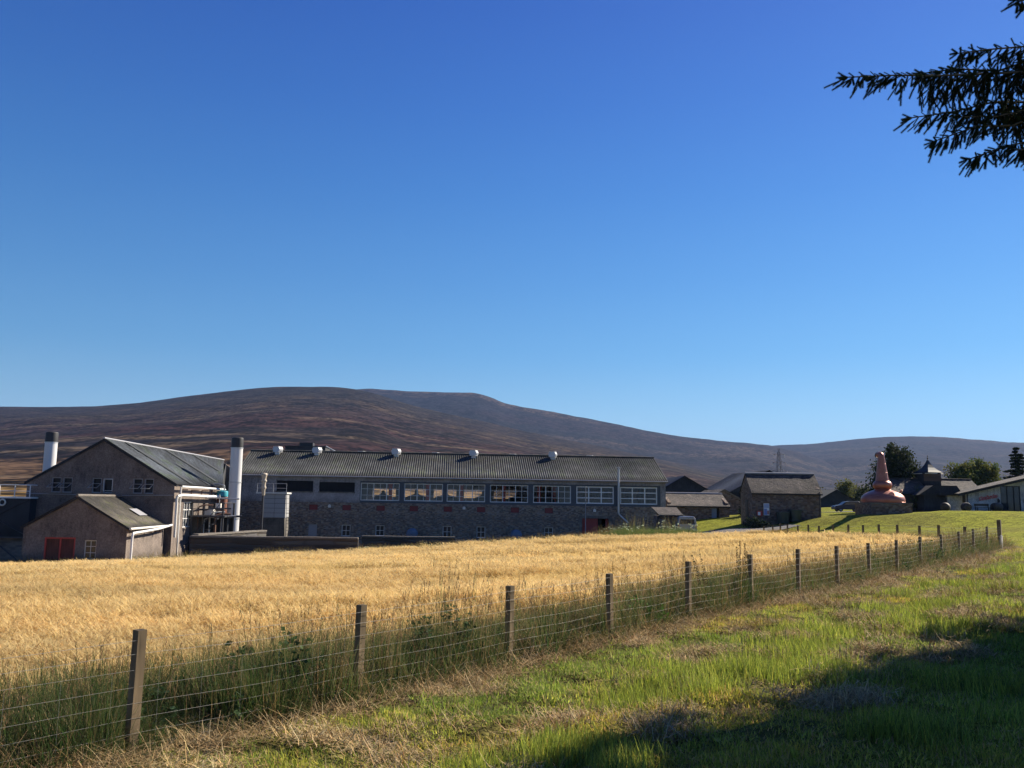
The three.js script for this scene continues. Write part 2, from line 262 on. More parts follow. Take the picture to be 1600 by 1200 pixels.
const M = {
  harl: mat([.315, .26, .225], .95, { map: rep(harlTex, .22), bumpMap: rep(harlBump, .5), bumpScale: .02 }),
  harlGrey: mat([.5, .48, .48], .95, { map: rep(harlTex, .2), bumpMap: rep(harlBump, .5), bumpScale: .015 }),
  rubble: mat([.33, .29, .245], .95, { map: rep(rubble.color, .17), bumpMap: rep(rubble.bump, .17), bumpScale: .05 }),
  rubbleWarm: mat([.22, .175, .145], .95, { map: rep(rubble.color, .14), bumpMap: rep(rubble.bump, .14), bumpScale: .04 }),
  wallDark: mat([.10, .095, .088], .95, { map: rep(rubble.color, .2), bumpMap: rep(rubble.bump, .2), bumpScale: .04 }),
  copingStone: mat([.3, .27, .235], .95, { map: rep(harlTex, .4) }),
  roofSheet: mat([.125, .13, .12], .9, { map: rep(sheetTex, .12), side: THREE.DoubleSide }),
  roofSheetBlue: mat([.13, .155, .18], .9, { map: rep(sheetTex, .1), side: THREE.DoubleSide }),
  roofDark: mat([.035, .04, .042], .9, { side: THREE.DoubleSide }),
  mossRoof: mat([.16, .14, .105], .95, { map: rep(sheetTex, .25), bumpMap: rep(harlBump, .3), bumpScale: .05 }),
  slateBrown: mat([.2, .155, .13], .85, { map: rep(slateTex, .12), bumpMap: rep(harlBump, .4), bumpScale: .04 }),
  slateBlue: mat([.075, .10, .14], .7, { map: rep(slateTex, .1) }),
  redDull: mat([.2, .038, .034], .7),
  darkBoard: mat([.05, .05, .055], .8, { map: rep(woodTex, .3) }),
  bandDark: mat([.06, .07, .085], .6),
  white: mat([.78, .77, .74], .5), cream: mat([.72, .69, .62], .6), galv: mat([.5, .5, .5], .45, { metalness: .6 }),
  steelWhite: mat([.62, .61, .6], .5), black: mat([.02, .02, .022], .55), soot: mat([.03, .03, .032], .6),
  redPaint: mat([.42, .05, .035], .6), redDoor: mat([.32, .05, .04], .65), lead: mat([.3, .3, .32], .6),
  brownTank: mat([.22, .09, .06], .5), bluePaint: mat([.03, .33, .42], .5), darkSteel: mat([.06, .06, .065], .5, { metalness: .3 }), rust: mat([.2, .11, .07], .7, { metalness: .2 }),
  blueDrum: mat([.10, .15, .23], .5), concrete: mat([.24, .22, .195], .95, { map: rep(harlTex, .3) }), interior: mat([.16, .155, .15], .9), floor: mat([.2, .19, .18], .8),
  glass: new THREE.MeshPhysicalMaterial({ color: 0xffffff, roughness: .02, transmission: 1, thickness: 0, ior: 1.5 }),
  darkGlass: new THREE.MeshPhysicalMaterial({ color: new THREE.Color().setRGB(.03, .035, .04), roughness: .08, specularIntensity: 1 }),
  panel: mat([.36, .36, .36], .7),
  wood: mat([.33, .235, .13], .9, { map: rep(woodTex, .5, .5), bumpMap: rep(woodTex, .5), bumpScale: .006 }),
};
const COMPLEX = .066;                                  // turn of the works, radians
const rect = (x0, x1, y0, y1) => [[x0, y0], [x1, y0], [x1, y1], [x0, y1]];
const endWall = (z0, z1, yb, ye, yr, x0, x1, holes = []) => prism([[-z0, yb], [-z1, yb], [-z1, ye], [-(z0 + z1) / 2, yr], [-z0, ye]], x0, x1, holes).rotateY(Math.PI / 2);
const paneCache = new Map();
const paneGeo = (w, h) => { const k = w.toFixed(3) + h.toFixed(3); if (!paneCache.has(k)) paneCache.set(k, new THREE.PlaneGeometry(w, h)); return paneCache.get(k); };
function pane(parent, x0, x1, y0, y1, z, m = M.glass) { const o = part(parent, 'pane', paneGeo(x1 - x0, y1 - y0), m); o.position.set((x0 + x1) / 2, (y0 + y1) / 2, z); return o; }
// a window in the plane z of its parent: columns and rows of panes between bars
function glazed(parent, x, y, z, w, h, xs, ys, frame, bar_, thick, m = M.white, glass = M.glass, name = 'window') {
  const g = sub(parent, name, [x, y, z]), outer = [bx(0, w, 0, frame, -.05, .05), bx(0, w, h - frame, h, -.05, .05), bx(0, frame, frame, h - frame, -.05, .05), bx(w - frame, w, frame, h - frame, -.05, .05)];
  part(g, 'frame', outer, m);
  const bars = [];
  xs.forEach((q) => { const b = thick.includes(q) ? frame : bar_; bars.push(bx(q - b / 2, q + b / 2, frame, h - frame, -.035, .038)); });
  const X = [0, ...xs, w];
  ys.forEach((q) => { for (let k = 0; k < X.length - 1; k++) bars.push(bx(X[k] + (k ? frame / 2 : frame), X[k + 1] - (k < X.length - 2 ? frame / 2 : frame), q - bar_ / 2, q + bar_ / 2, -.03, .03)); });
  if (bars.length) part(g, 'glazing_bar', bars, m);
  const Y = [0, ...ys, h];
  for (let i = 0; i < X.length - 1; i++) for (let j = 0; j < Y.length - 1; j++) pane(g, X[i] + .02, X[i + 1] - .02, Y[j] + .02, Y[j + 1] - .02, 0, glass);
  return g;
}

// ---------------------------------------------------------------- the long mash house
{
  const b = thing('long_works_building', 'long low stone and grey harled building with a ribbon of white windows', 'building', [.29, -3.71, -105], COMPLEX);
  const x0 = -31.95, x1 = 18.3, D = -14, small = [[-19.82, 1.25], [-15.92, 1.35], [-8.13, 1.24], [-4.17, 1.27], [3.81, 1.35]], reds = [-23.67, -19.84, -15.93, -12.07, -8.11, -4.21, -.22, 3.79];
  const holes = [...small.map(([x, y]) => [x, x + 1, y, 2.55]), ...reds.map((x) => [x, x + 1, 4.2, 4.85]), [-23.63, -22.63, 1.2, 2.57], [8.25, 11.45, -1.2, 3.68]];
  part(b, 'stone_wall', prism(rect(x0, x1, -2, 5.13), -.5, 0, holes), M.rubble);
  const louvres = [[-27.5, -23.3, 6.35, 7.55], [-22.6, -18.5, 6.35, 7.45]];
  part(b, 'upper_wall', prism(rect(x0, x1, 5.133, 8.36), -.4, -.01, [...louvres, [-17.88, 17.67, 5.14, 7.62]]), M.harlGrey);
  const wx = [-17.8, -12.74, -7.76, -2.68, 2.42, 7.56, 12.8], ww = 4.5, wy = 5.4, wh = 2.04;
  part(b, 'window_band', prism(rect(-17.877, 17.667, 5.143, 7.617), -.36, -.06, wx.map((x) => [x + .001, x + ww, wy, wy + wh])), M.bandDark);
  part(b, 'end_wall', endWall(-.51, D + .5, -2, 8.3, 11.0, x0 + .002, x0 + .45), M.harlGrey);
  part(b, 'end_wall', endWall(-.51, D + .5, -2, 8.3, 11.0, x1 - .45, x1 - .002), M.harlGrey);
  const back = []; for (let k = 0; k < 5; k++) back.push([-17.6 + k * 4, -14.5 + k * 4, 5.85, 7.05]);
  part(b, 'rear_wall', prism(rect(x0, x1, -2, 8.3), D, D + .48, back), M.harlGrey);
  part(b, 'upper_floor', bx(x0 + .46, x1 - .46, 4.85, 5.1, D + .5, -.52), M.floor);
  part(b, 'inner_wall', bx(-18.6, -18.3, 5.11, 8.4, D + .5, -.45), M.interior);
  part(b, 'inner_wall', bx(6.9, 7.1, 5.11, 8.4, D + .5, -.45), M.interior);
  // roof
  part(b, 'roof', sheet([x0 - .25, 8.2, .35], [x1 + .2, 8.2, .35], [x1 + .2, 11.3, -7], [x0 - .25, 11.3, -7], 760, 2, corr(.265, .045)), M.roofSheet);
  part(b, 'roof', sheet([x1 + .2, 8.2, D - .35], [x0 - .25, 8.2, D - .35], [x0 - .25, 11.3, -7], [x1 + .2, 11.3, -7], 760, 2, corr(.265, .045)), M.roofSheet);
  part(b, 'ridge_cap', [bar([x0 - .25, 11.34, -7], [x1 + .2, 11.34, -7], .13, 8)], M.roofSheet);
  part(b, 'barge_board', [sheet([x1 + .22, 8.02, .36], [x1 + .22, 8.02, D - .36], [x1 + .22, 8.2, D - .36], [x1 + .22, 8.2, .36], 1, 1), prism([[-.35, 7.95], [-.35, 8.2], [7, 11.28], [14.35, 8.2], [14.35, 7.95], [7, 11.0]], x1 + .12, x1 + .2).rotateY(Math.PI / 2)], M.bandDark);
  part(b, 'gutter', [bar([x0 - .2, 8.1, .42], [x1 + .2, 8.1, .42], .075, 8)], M.lead);
  for (const [a, c, d, e] of louvres) { const g = sub(b, 'louvre', [0, 0, 0]); part(g, 'louvre_frame', [bx(a - .06, c + .06, d - .14, d - .002, -.3, .05)], M.copingStone); const n = 9; for (let k = 0; k < n; k++) part(g, 'slat', bx(a, c, 0, .02, -.07, .07).rotateX(.6).translate(0, d + (k + .5) * (e - d) / n, -.18), M.darkBoard); part(g, 'louvre_back', bx(a, c, d, e, -.39, -.36), M.darkBoard); }
  // the big windows
  wx.forEach((x, k) => { const t = [ww / 3, ww * 2 / 3]; if (k < 5) glazed(b, x, wy, -.2, ww, wh, [ww / 6, t[0], ww / 2, t[1], ww * 5 / 6], [.62, 1.34], .085, .04, t, M.white); else glazed(b, x, wy, -.2, ww, wh, t, [.68, 1.36], .13, .1, t, M.white); });
  // rear windows
  back.forEach(([a, c, d, e]) => glazed(b, a, d, D + .2, c - a, e - d, [(c - a) / 2], [(e - d) / 2], .08, .04, [], M.white, M.glass, 'rear_window'));
  // small sash windows, the upper half white glazed, the lower half a grey louvre
  small.forEach(([x, y]) => { const h = 2.55 - y; const g = glazed(b, x, y, -.18, 1, h, [.5], [h * .5], .07, .045, [], M.white, M.darkGlass, 'sash_window'); part(g, 'sill', bx(-.08, 1.08, -.12, -.002, -.3, .26), M.copingStone); });
  reds.forEach((x) => { const p = part(b, 'vent_panel', bx(.03, .97, .03, .62, -.06, 0), M.redDull); p.position.set(x, 4.2, -.1); });
  part(b, 'hatch', bx(-23.63, -22.63, 1.2, 2.57, -.16, -.1), M.lead);
  for (const [x, y] of [[-21.31, 4.66], [-5.71, 4.66], [9.73, 4.59]]) part(b, 'wall_lamp', [bx(x - .16, x + .16, y - .15, y + .15, .004, .14), bx(x - .05, x + .05, y + .15, y + .22, .004, .1)], M.cream);
  const dr = sub(b, 'doorway'); part(dr, 'surround', prism([[7.9, -2], [8.25, -2], [8.25, 3.68], [11.45, 3.68], [11.45, -2], [11.85, -2], [11.85, 3.98], [7.9, 3.98]], .003, .06), M.copingStone);
  part(dr, 'door_leaf', [bx(8.26, 10.15, -2, 3.66, -.3, -.2), ...[8.4, 9.0, 9.6].map((x) => bx(x, x + .06, -1, 3.6, -.2, -.17))], M.redDoor, 'red boarded door leaf'); part(dr, 'door_leaf', bx(11.1, 11.44, -2, 3.66, -.42, -.3), M.redDoor); part(dr, 'door_back', bx(10.16, 11.1, -2, 3.66, -2.5, -2.4), M.black);
  part(b, 'flue_pipe', [path([[12.5, 9.5, .62], [12.5, 6.5, .62], [12.48, 4.3, .62], [12.6, 4.1, .62], [13.64, 3.2, .5]], .14, 10), bar([12.5, 9.45, .62], [12.5, 9.8, .62], .07), bar([12.25, 9.7, .62], [12.75, 9.7, .62], .05)], M.galv);
  part(b, 'plinth', bx(x0, 7.8, -2, 1.0, .01, .12), M.rubble);
  for (const [x, z] of [[-14.55, -3], [-10.1, -3], [-6.0, -3], [-.9, -3], [3.4, -3], [5.6, -6]]) part(b, 'pillar', [bx(x - .2, x + .2, 5.11, 8.6, z - .2, z + .2), bx(x - .3, x + .3, 7.3, 7.55, z - .3, z + .3)], M.redPaint, 'red painted steel pillar inside the long building');
  part(b, 'beam', [bx(-18.2, 6.8, 7.58, 7.9, -3.15, -2.85)], M.redPaint);
}
// roof cowls: five white ones on the near slope, four on the far slope
{
  const cowl = (label, x, side, y) => {
    const t = thing('roof_cowl', label, 'roof vent', V3(x, y, side > 0 ? -6.2 : -7.8).applyAxisAngle(V3(0, 1, 0), COMPLEX).add(V3(.29, -3.71, -105)).toArray(), COMPLEX, 'cowls along the long roof');
    t.scale.setScalar(.8); part(t, 'curb', bx(-.36, .36, -.7, .2, -.36, .36), M.galv);
    const hood = prism([[-.46, .1], [.46, .1], [.6, .62], [.42, .92], [-.42, .92], [-.6, .62]], -.55, .55).rotateY(-.35);
    part(t, 'hood', hood, M.steelWhite);
    for (let k = 0; k < 3; k++) part(t, 'louvre_blade', bx(.53, .6, .3 + k * .11, .36 + k * .11, -.44, .44).rotateY(-.35), M.galv);
    part(t, 'cap', bx(-.46, .46, .922, .98, -.6, .6).rotateY(-.35), M.steelWhite); return t;
  };
  [[-28.75, 'second'], [-23.95, ''], [-14.2, ''], [-4.55, ''], [5.4, '']].forEach(([x], k) => cowl(['white roof cowl at the chimney end of the long roof', 'white roof cowl just before the dark rooftop block', 'white roof cowl third from the chimney on the near slope', 'white roof cowl above the third and fourth big windows', 'white roof cowl nearest the right end of the long roof'][k], x, 1, 11.05));
  [-18.6, -9.3, .5, 10.4].forEach((x, k) => cowl(['bluish roof cowl behind the ridge above the first big window', 'bluish roof cowl behind the ridge above the second big window', 'bluish roof cowl behind the ridge above the fourth big window', 'bluish roof cowl behind the ridge nearest the right end'][k], x, -1, 10.75));
}
// vats seen through the windows
{
  const at = (x, y, z) => V3(x, y, z).applyAxisAngle(V3(0, 1, 0), COMPLEX).add(V3(.29, -3.71, -105)).toArray();
  const where = ['leftmost', 'second from left', 'third from left', 'third from right', 'second from right', 'rightmost'];
  [-15.8, -11.6, -7.9, -3.2, 1.2, 4.8].forEach((x, k) => {
    const t = thing('indoor_vat', `dark rounded vat inside behind the big windows, ${where[k]} of six`, 'vat', at(x, 5.11, -8.2 + (k % 2)), 0, 'vats inside the long building'), r = 1.25 + .2 * (k % 3);
    part(t, 'vat_body', new THREE.LatheGeometry([[0, .001], [r, .001], [r, .55 + .15 * (k % 2)], [r * .8, .85], [.4, 1.1], [.22, 1.25], [.2, 1.5 + .2 * (k % 2)], [0, 1.6 + .2 * (k % 2)]].map((p) => new THREE.Vector2(...p)), 24), M.darkSteel);
    part(t, 'vat_rail', new THREE.TorusGeometry(r + .15, .025, 6, 32).rotateX(Math.PI / 2).translate(0, .95, 0), M.galv);
  });
}
{ // blue round tanks before the long building
  const names = ['blue round tank end low before the stone wall, under the second big window', 'blue grey round tank end low before the stone wall, right of the middle'];
  [[-11.6, 1.9], [.3, 1.9]].forEach(([x, z], k) => {
    const p = V3(x, 0, z).applyAxisAngle(V3(0, 1, 0), COMPLEX).add(V3(.29, -3.71, -105)), t = thing('round_tank', names[k], 'tank', [p.x, H(p.x, p.z), p.z], COMPLEX, 'round tanks before the stone wall'), y = -2.02 - H(p.x, p.z);
    part(t, 'drum', new THREE.LatheGeometry([[0, -.95], [.45, -.9], [.63, -.75], [.65, -.7], [.65, .7], [.63, .75], [.45, .9], [0, .95]].map((q) => new THREE.Vector2(...q)), 28).rotateX(Math.PI / 2).translate(0, y, 0), M.blueDrum);
    part(t, 'cradle', [bx(-.5, .5, -.1, y - .5, -.6, -.4), bx(-.5, .5, -.1, y - .5, .4, .6)], M.concrete);
  });
}
{
  const p = V3(8.3, 0, 2.4).applyAxisAngle(V3(0, 1, 0), COMPLEX).add(V3(.29, -3.71, -105)), y = H(p.x, p.z), t = thing('thin_mast', 'thin grey mast standing before the red doorway', 'mast', [p.x, y, p.z]);
  part(t, 'shaft', [bar([0, -.2, 0], [0, 3.6 - y, 0], .05, 8, .035)], M.lead); part(t, 'finial', new THREE.SphereGeometry(.07, 10, 8).translate(0, 3.62 - y, 0), M.lead);
}

// ---------------------------------------------------------------- the harled gable building on the left
{
  const b = thing('gabled_works_building', 'pink brown harled building with a tall gable and blue grey sheet roof', 'building', [-30.61 - .65, -3.07, -67.96], COMPLEX), hw = 5.48, ye = 5.88, yr = 9.19, L = -36;
  const ws = [[-3.69, 1], [-2.86, 1], [-.69, 1], [.15, 0], [2.35, 1], [3.2, 1]], wh = 1.13, wb = 5.03;
  part(b, 'gable_wall', prism([[-hw, -2], [hw, -2], [hw, ye], [0, yr - .1], [-hw, ye]], -.4, 0, ws.map(([x]) => [x, x + .7, wb, wb + wh])), M.harl);
  part(b, 'side_wall', prism([[.401, -2], [13.6, -2], [13.6, ye - .05], [.401, ye - .05]], hw - .4, hw, [[2.6, 5.3, 2.4, 4.45]]).rotateY(Math.PI / 2), M.harl, 'sunlit pink harled side wall');
  part(b, 'splay_wall', sheet([hw - .02, -2, -13.6], [.3, -2, -36], [.3, yr - .2, -36], [hw - .02, ye - .1, -13.6], 2, 2), M.darkBoard);
  part(b, 'side_wall', prism([[.401, -2], [36, -2], [36, ye - .05], [.401, ye - .05]], -hw, -hw + .4).rotateY(Math.PI / 2), M.harl);
  part(b, 'rear_gable', prism([[-hw + .41, -2], [hw - .41, -2], [hw - .41, ye - .1], [0, yr - .3], [-hw + .41, ye - .1]], L, L + .4), M.harl);
  const ov = .18, rise = (yr - ye) / hw, E = [hw + ov, ye - ov * rise];
  part(b, 'roof', sheet([E[0], E[1], .12], [E[0], E[1], -13.7], [0, yr, L], [0, yr, .12], 400, 2, corr(.16, .03)), M.roofSheetBlue);
  part(b, 'roof', sheet([-E[0], E[1], L], [-E[0], E[1], .12], [0, yr, .12], [0, yr, L], 460, 2, corr(.3, .04)), M.roofSheetBlue);
  part(b, 'ridge_cap', [bar([0, yr + .03, .14], [0, yr + .03, L], .075, 8)], M.lead);
  part(b, 'verge_trim', prism([[-E[0], E[1] - .2], [-E[0], E[1] - .02], [0, yr - .02], [E[0], E[1] - .02], [E[0], E[1] - .2], [0, yr - .22]], .005, .1), M.darkBoard);
  for (const [z, t0, t1] of [[-4.2, .02, .98], [-9.6, .02, .55], [-14.2, .14, .98], [-23, .5, .98]]) {
    const q = (t) => [lerp(E[0], 0, t) + .03, lerp(E[1], yr, t) + .07];
    const [ax, ay] = q(t0), [cx, cy] = q(t1); part(b, 'rooflight', sheet([ax, ay, z + .45], [ax, ay, z - .45], [cx, cy, z - .45], [cx, cy, z + .45], 1, 1), M.roofDark, 'dark rooflight strip');
  }
  ws.forEach(([x, open]) => {
    const g = sub(b, 'window', [x, wb, -.12]); part(g, 'frame', [bx(0, .7, 0, .06, -.06, .06), bx(0, .7, wh - .06, wh, -.06, .06), bx(0, .06, .06, wh - .06, -.06, .06), bx(.64, .7, .06, wh - .06, -.06, .06)], M.lead);
    part(g, 'room_wall', bx(.02, .68, .02, wh - .02, -.24, -.2), M.black);
    part(g, 'sill', bx(-.08, .78, -.09, -.003, -.05, .24), M.copingStone);
    const s = sub(g, 'sash', [.35, open ? wh - .42 : wh - .08, .12]); s.rotation.x = open ? -1.18 : 0;
    const hgt = .9; part(s, 'sash_frame', [bx(-.34, .34, -hgt, -hgt + .035, -.02, .02), bx(-.34, .34, -.035, 0, -.02, .02), bx(-.34, -.305, -hgt + .035, -.035, -.02, .02), bx(.305, .34, -hgt + .035, -.035, -.02, .02)], open ? M.galv : M.cream);
    s.userData.label = open ? 'top hung sash pushed open' : 'closed sash';
  });
  { // tall small-paned window in the sunny side
    const g = sub(b, 'side_window', [hw - .16, 2.4, -2.6], Math.PI / 2); const w = 2.7, h = 2.05;
    part(g, 'frame', [bx(0, w, 0, .08, -.05, .05), bx(0, w, h - .08, h, -.05, .05), bx(0, .08, .08, h - .08, -.05, .05), bx(w - .08, w, .08, h - .08, -.05, .05)], M.white);
    part(g, 'glazing_bar', [...[.68, 1.35, 2.02].map((x) => bx(x - .035, x + .035, .08, h - .08, -.04, .04)), ...[.7, 1.4].map((y) => bx(.08, w - .08, y - .03, y + .03, -.03, .03))], M.white);
    for (let i = 0; i < 4; i++) for (let j = 0; j < 3; j++) pane(g, i * w / 4 + .03, (i + 1) * w / 4 - .03, j * h / 3 + .03, (j + 1) * h / 3 - .03, 0, M.darkGlass);
  }
  part(b, 'gable_cable', [path([[-hw, 4.92, .05], [-2, 4.86, .05], [2, 4.86, .05], [hw, 4.94, .05]], .03)], M.lead);
  part(b, 'eaves_pipe', [path([[hw + .45, 5.6, -.3], [hw + .45, 5.6, -6], [hw + .45, 5.55, -13.5]], .085, 8)], M.white);
  part(b, 'eaves_pipe', [path([[hw + .3, 4.85, .1], [hw + .5, 4.95, -.5], [hw + .5, 4.9, -7], [hw + .5, 4.9, -14]], .11, 8)], M.white);
  part(b, 'downpipe', [path([[hw + .42, 5.6, -.25], [hw + .42, 3.5, -.2], [hw + .42, 1.5, -.2], [hw + .42, -1.5, -.2]], .07, 8)], M.cream);
  part(b, 'downpipe', [path([[hw + .28, 4.85, .15], [hw + .28, 3, .15], [hw + .28, 1.75, .15]], .1, 8)], M.cream);
  for (const z of [-1.5, -4.5, -7.5, -10.5]) part(b, 'pipe_bracket', [bx(hw, hw + .6, 5.35, 5.42, z - .04, z + .04), bx(hw, hw + .06, 4.9, 5.35, z - .04, z + .04)], M.rust);
  part(b, 'buttress', [bx(hw, hw + .55, -2, 1.9, -5.9, -5.3)], M.harl);
}
// the lower gabled shed in front of it
{
  const b = thing('gabled_shed', 'low pink brown harled shed with mossy roof and red double door', 'shed', [-28.85 - .24, -2.53, -60], COMPLEX), hw = 3.37, ye = 2.25, yr = 4.25, L = -7.75;
  part(b, 'gable_wall', prism([[-hw, -2.5], [hw, -2.5], [hw, ye - .02], [0, yr - .08], [-hw, ye - .02]], -.35, 0, [[-1.95, .05, -1.2, 1.47], [.64, 1.42, .05, 1.3]]), M.harl);
  part(b, 'side_wall', [bx(hw - .35, hw, -2.5, ye - .12, L, -.352)], M.harl, 'sunlit pink harled side wall'); part(b, 'side_wall', [bx(-hw, -hw + .35, -2.5, ye - .12, L, -.352)], M.harl);
  const rise = (yr - ye) / hw, E = [hw + .2, ye - .2 * rise];
  const bump = (u, v) => .035 * (fbm(u * 2.2, v * 2.2, 3) - .5);
  for (const s of [1, -1]) part(b, 'roof', s > 0 ? sheet([E[0], E[1], .15], [E[0], E[1], L], [0, yr, L], [0, yr, .15], 60, 30, bump) : sheet([-E[0], E[1], L], [-E[0], E[1], .15], [0, yr, .15], [0, yr, L], 60, 30, bump), M.mossRoof);
  part(b, 'ridge_tile', [bar([0, yr + .02, .17], [0, yr + .02, L], .1, 8)], M.copingStone);
  part(b, 'verge_board', prism([[-E[0], E[1] - .17], [-E[0], E[1] - .03], [0, yr - .03], [E[0], E[1] - .03], [E[0], E[1] - .17], [0, yr - .2]], .005, .12), M.darkBoard);
  part(b, 'roof_hatch', sheet([2.45, yr - 2.45 * rise + .1, -5.0], [2.45, yr - 2.45 * rise + .1, -6.6], [1.65, yr - 1.65 * rise + .1, -6.6], [1.65, yr - 1.65 * rise + .1, -5.0], 1, 1), M.lead);
  part(b, 'gutter', [bar([E[0] + .06, E[1] - .05, .15], [E[0] + .06, E[1] - .05, L], .08, 8)], M.cream);
  part(b, 'white_pipe', [path([[hw + .55, 2.15, L], [hw + .5, 1.95, -5], [hw + .45, 1.85, -2], [hw + .45, 1.8, .15], [hw + .42, 1.3, .2], [hw + .42, .4, .2], [hw + .42, -1.2, .2]], .085, 8)], M.white);
  for (const z of [-1.5, -3.5, -5.5]) part(b, 'pipe_bracket', [bx(hw, hw + .5, 1.72, 1.78, z - .04, z + .04)], M.rust);
  const dd = sub(b, 'double_door', [-1.95, -1.2, -.12]); part(dd, 'door_frame', [bx(0, 2, 2.57, 2.669, -.06, .1), bx(0, .1, 0, 2.57, -.06, .1), bx(1.9, 2, 0, 2.57, -.06, .1), bx(.95, 1.05, 0, 2.57, -.06, .06)], M.redPaint);
  part(dd, 'door_leaf', bx(.1, .95, 0, 2.57, -.05, 0), mat([.2, .07, .045], .8, { map: rep(woodTex, .5) })); part(dd, 'door_leaf', bx(1.05, 1.9, 0, 2.57, -.05, 0), mat([.22, .06, .04], .8, { map: rep(woodTex, .5) }));
  const g = glazed(b, .64, .05, -.15, .78, 1.25, [.39], [.42, .84], .06, .035, [], M.cream, M.darkGlass); part(g, 'sill', bx(-.07, .85, -.09, -.003, -.1, .22), M.copingStone);
}
// ---------------------------------------------------------------- chimneys, plant and walls beside the works
function chimney(label, x, z, top, r) {
  const y = H(x, z), t = thing('steel_chimney', label, 'chimney', [x, y, z], 0, 'white steel chimneys'), h = top - y;
  part(t, 'stack', [cyl(r * 1.04, r, h - .7, 32).translate(0, -.2, 0)], M.steelWhite);
  part(t, 'black_top', new THREE.LatheGeometry([[r * .9, h - 1.1], [r * 1.03, h - .9], [r * 1.02, h - .08], [r * .93, h], [r * .72, h], [r * .72, h - .95]].map((p) => new THREE.Vector2(...p)), 32), M.soot);
  part(t, 'band', [cyl(r * 1.06, r * 1.06, .08, 32).translate(0, h - .98, 0), cyl(r * 1.09, r * 1.09, .1, 32).translate(0, h * .32, 0), cyl(r * 1.08, r * 1.08, .1, 32).translate(0, h * .62, 0)], M.galv);
  part(t, 'base_flange', [cyl(r * 1.35, r * 1.35, .12, 24)], M.darkSteel);
}
chimney('white chimney with black top behind the left slope of the tall gable', -41.6, -80, 7.4, .52);
chimney('white chimney with black top standing before the long building', -24.78, -80, 7.15, .52);
{
  const x = -26.0, z = -80.4, y = H(x, z), t = thing('column_tank', 'brown upright tank with a bright blue cap beside the chimney', 'tank', [x, y, z]), h = 2.35 - y;
  part(t, 'tank_shell', new THREE.LatheGeometry([[0, 0], [.48, 0], [.48, h - .55], [.44, h - .5], [0, h - .48]].map((p) => new THREE.Vector2(...p)), 24), M.brownTank);
  part(t, 'blue_cap', new THREE.LatheGeometry([[.5, h - .5], [.5, h - .06], [.42, h], [0, h + .02]].map((p) => new THREE.Vector2(...p)), 24), M.bluePaint);
  part(t, 'drain_pipe', [path([[.5, .4, .3], [.62, 1, .3], [.62, h - 1, .3]], .05), path([[.15, h, 0], [.15, h + .5, 0], [-.4, h + .6, 0], [-1.4, h + .55, 0]], .06)], M.galv);
}
{
  const x = -25.2, z = -74.6, y = H(x, z), t = thing('pipe_rack', 'crowded rack of dark pipes and stair rails against the pink side wall', 'pipework', [x, y, z], COMPLEX);
  for (const [px, pz] of [[-.9, 1.6], [1.6, 1.6], [-.9, -2], [1.6, -2]]) part(t, 'rack_post', bx(px - .07, px + .07, -.1, 4.7, pz - .07, pz + .07), M.darkSteel);
  part(t, 'rack_deck', [bx(-1.1, 1.8, 3.55, 3.68, -2.2, 1.8)], M.darkSteel); part(t, 'rack_deck', [bx(-1.1, 1.8, 1.9, 2.0, -2.2, 1.8)], M.darkSteel);
  part(t, 'guard_rail', [bar([-1, 4.7, 1.7], [1.7, 4.7, 1.7], .035), bar([-1, 4.2, 1.7], [1.7, 4.2, 1.7], .03), bar([1.7, 4.7, 1.7], [1.7, 4.7, -2], .035)], M.darkSteel);
  for (let k = 0; k < 9; k++) { const px = -1.0 + k * .32, tp = 3.2 + 1.5 * hash(k, 9), r = .05 + .06 * hash(k, 4); part(t, 'pipe', [path([[px, -.1, 1.25 - (k % 3) * .7], [px, tp * .5, 1.25 - (k % 3) * .7], [px, tp, 1.25 - (k % 3) * .7], [px + .5, tp + .18, 1.0 - (k % 3) * .7], [px + 1.1, tp + .18, .8 - (k % 3) * .7]], r, 8)], [M.darkSteel, M.rust, M.galv, M.darkSteel, M.cream][k % 5]); part(t, 'flange', [new THREE.CylinderGeometry(r * 1.8, r * 1.8, .1, 10).translate(px, 1.1 + .35 * (k % 4), 1.25 - (k % 3) * .7)], M.galv); }
  part(t, 'stair', [bar([-1.2, 0, 2.6], [1.4, 3.6, 2.0], .05), bar([-1.2, 1, 2.6], [1.4, 4.6, 2.0], .03), ...[0, 1, 2, 3, 4, 5, 6, 7].map((k) => bx(-1.2 + k * .33, -.9 + k * .33, .4 + k * .43, .44 + k * .43, 1.9, 2.6))], M.darkSteel);
  part(t, 'valve_box', [bx(-.2, .5, 3.7, 4.2, -.2, .4), bx(.7, 1.1, 4.3, 4.7, .2, .5)], M.cream); part(t, 'roof_pipe', [path([[-.6, 5.1, -1], [.6, 5.1, -1], [2.2, 5.05, -1.2]], .06), bar([.6, 4.6, -1], [.6, 5.4, -1], .04)], M.galv);
  part(t, 'dark_screen', bx(-.85, 1.55, 0, 3.5, -2.1, -2.0), M.darkBoard);
}
{
  const x = -23.3, z = -97.5, y = H(x, z), t = thing('vent_duct', 'short buff duct with stacked collars right of the near chimney', 'duct', [x - .7, 2.0, z + 11]);
  part(t, 'duct', [new THREE.LatheGeometry([[.1, 0], [.16, .05], [.17, .6], [.25, .7], [.25, .85], [.19, .9], [.2, 1.3], [.28, 1.36], [.28, 1.5], [.2, 1.55], [.24, 1.75], [.3, 2.0], [.3, 2.15], [.05, 2.2]].map((p) => new THREE.Vector2(...p)), 18)], mat([.5, .42, .32], .6)); part(t, 'duct_post', [bar([0, H(x - .7, z + 11) - 2.0, 0], [0, .05, 0], .09, 10)], M.darkSteel);
}
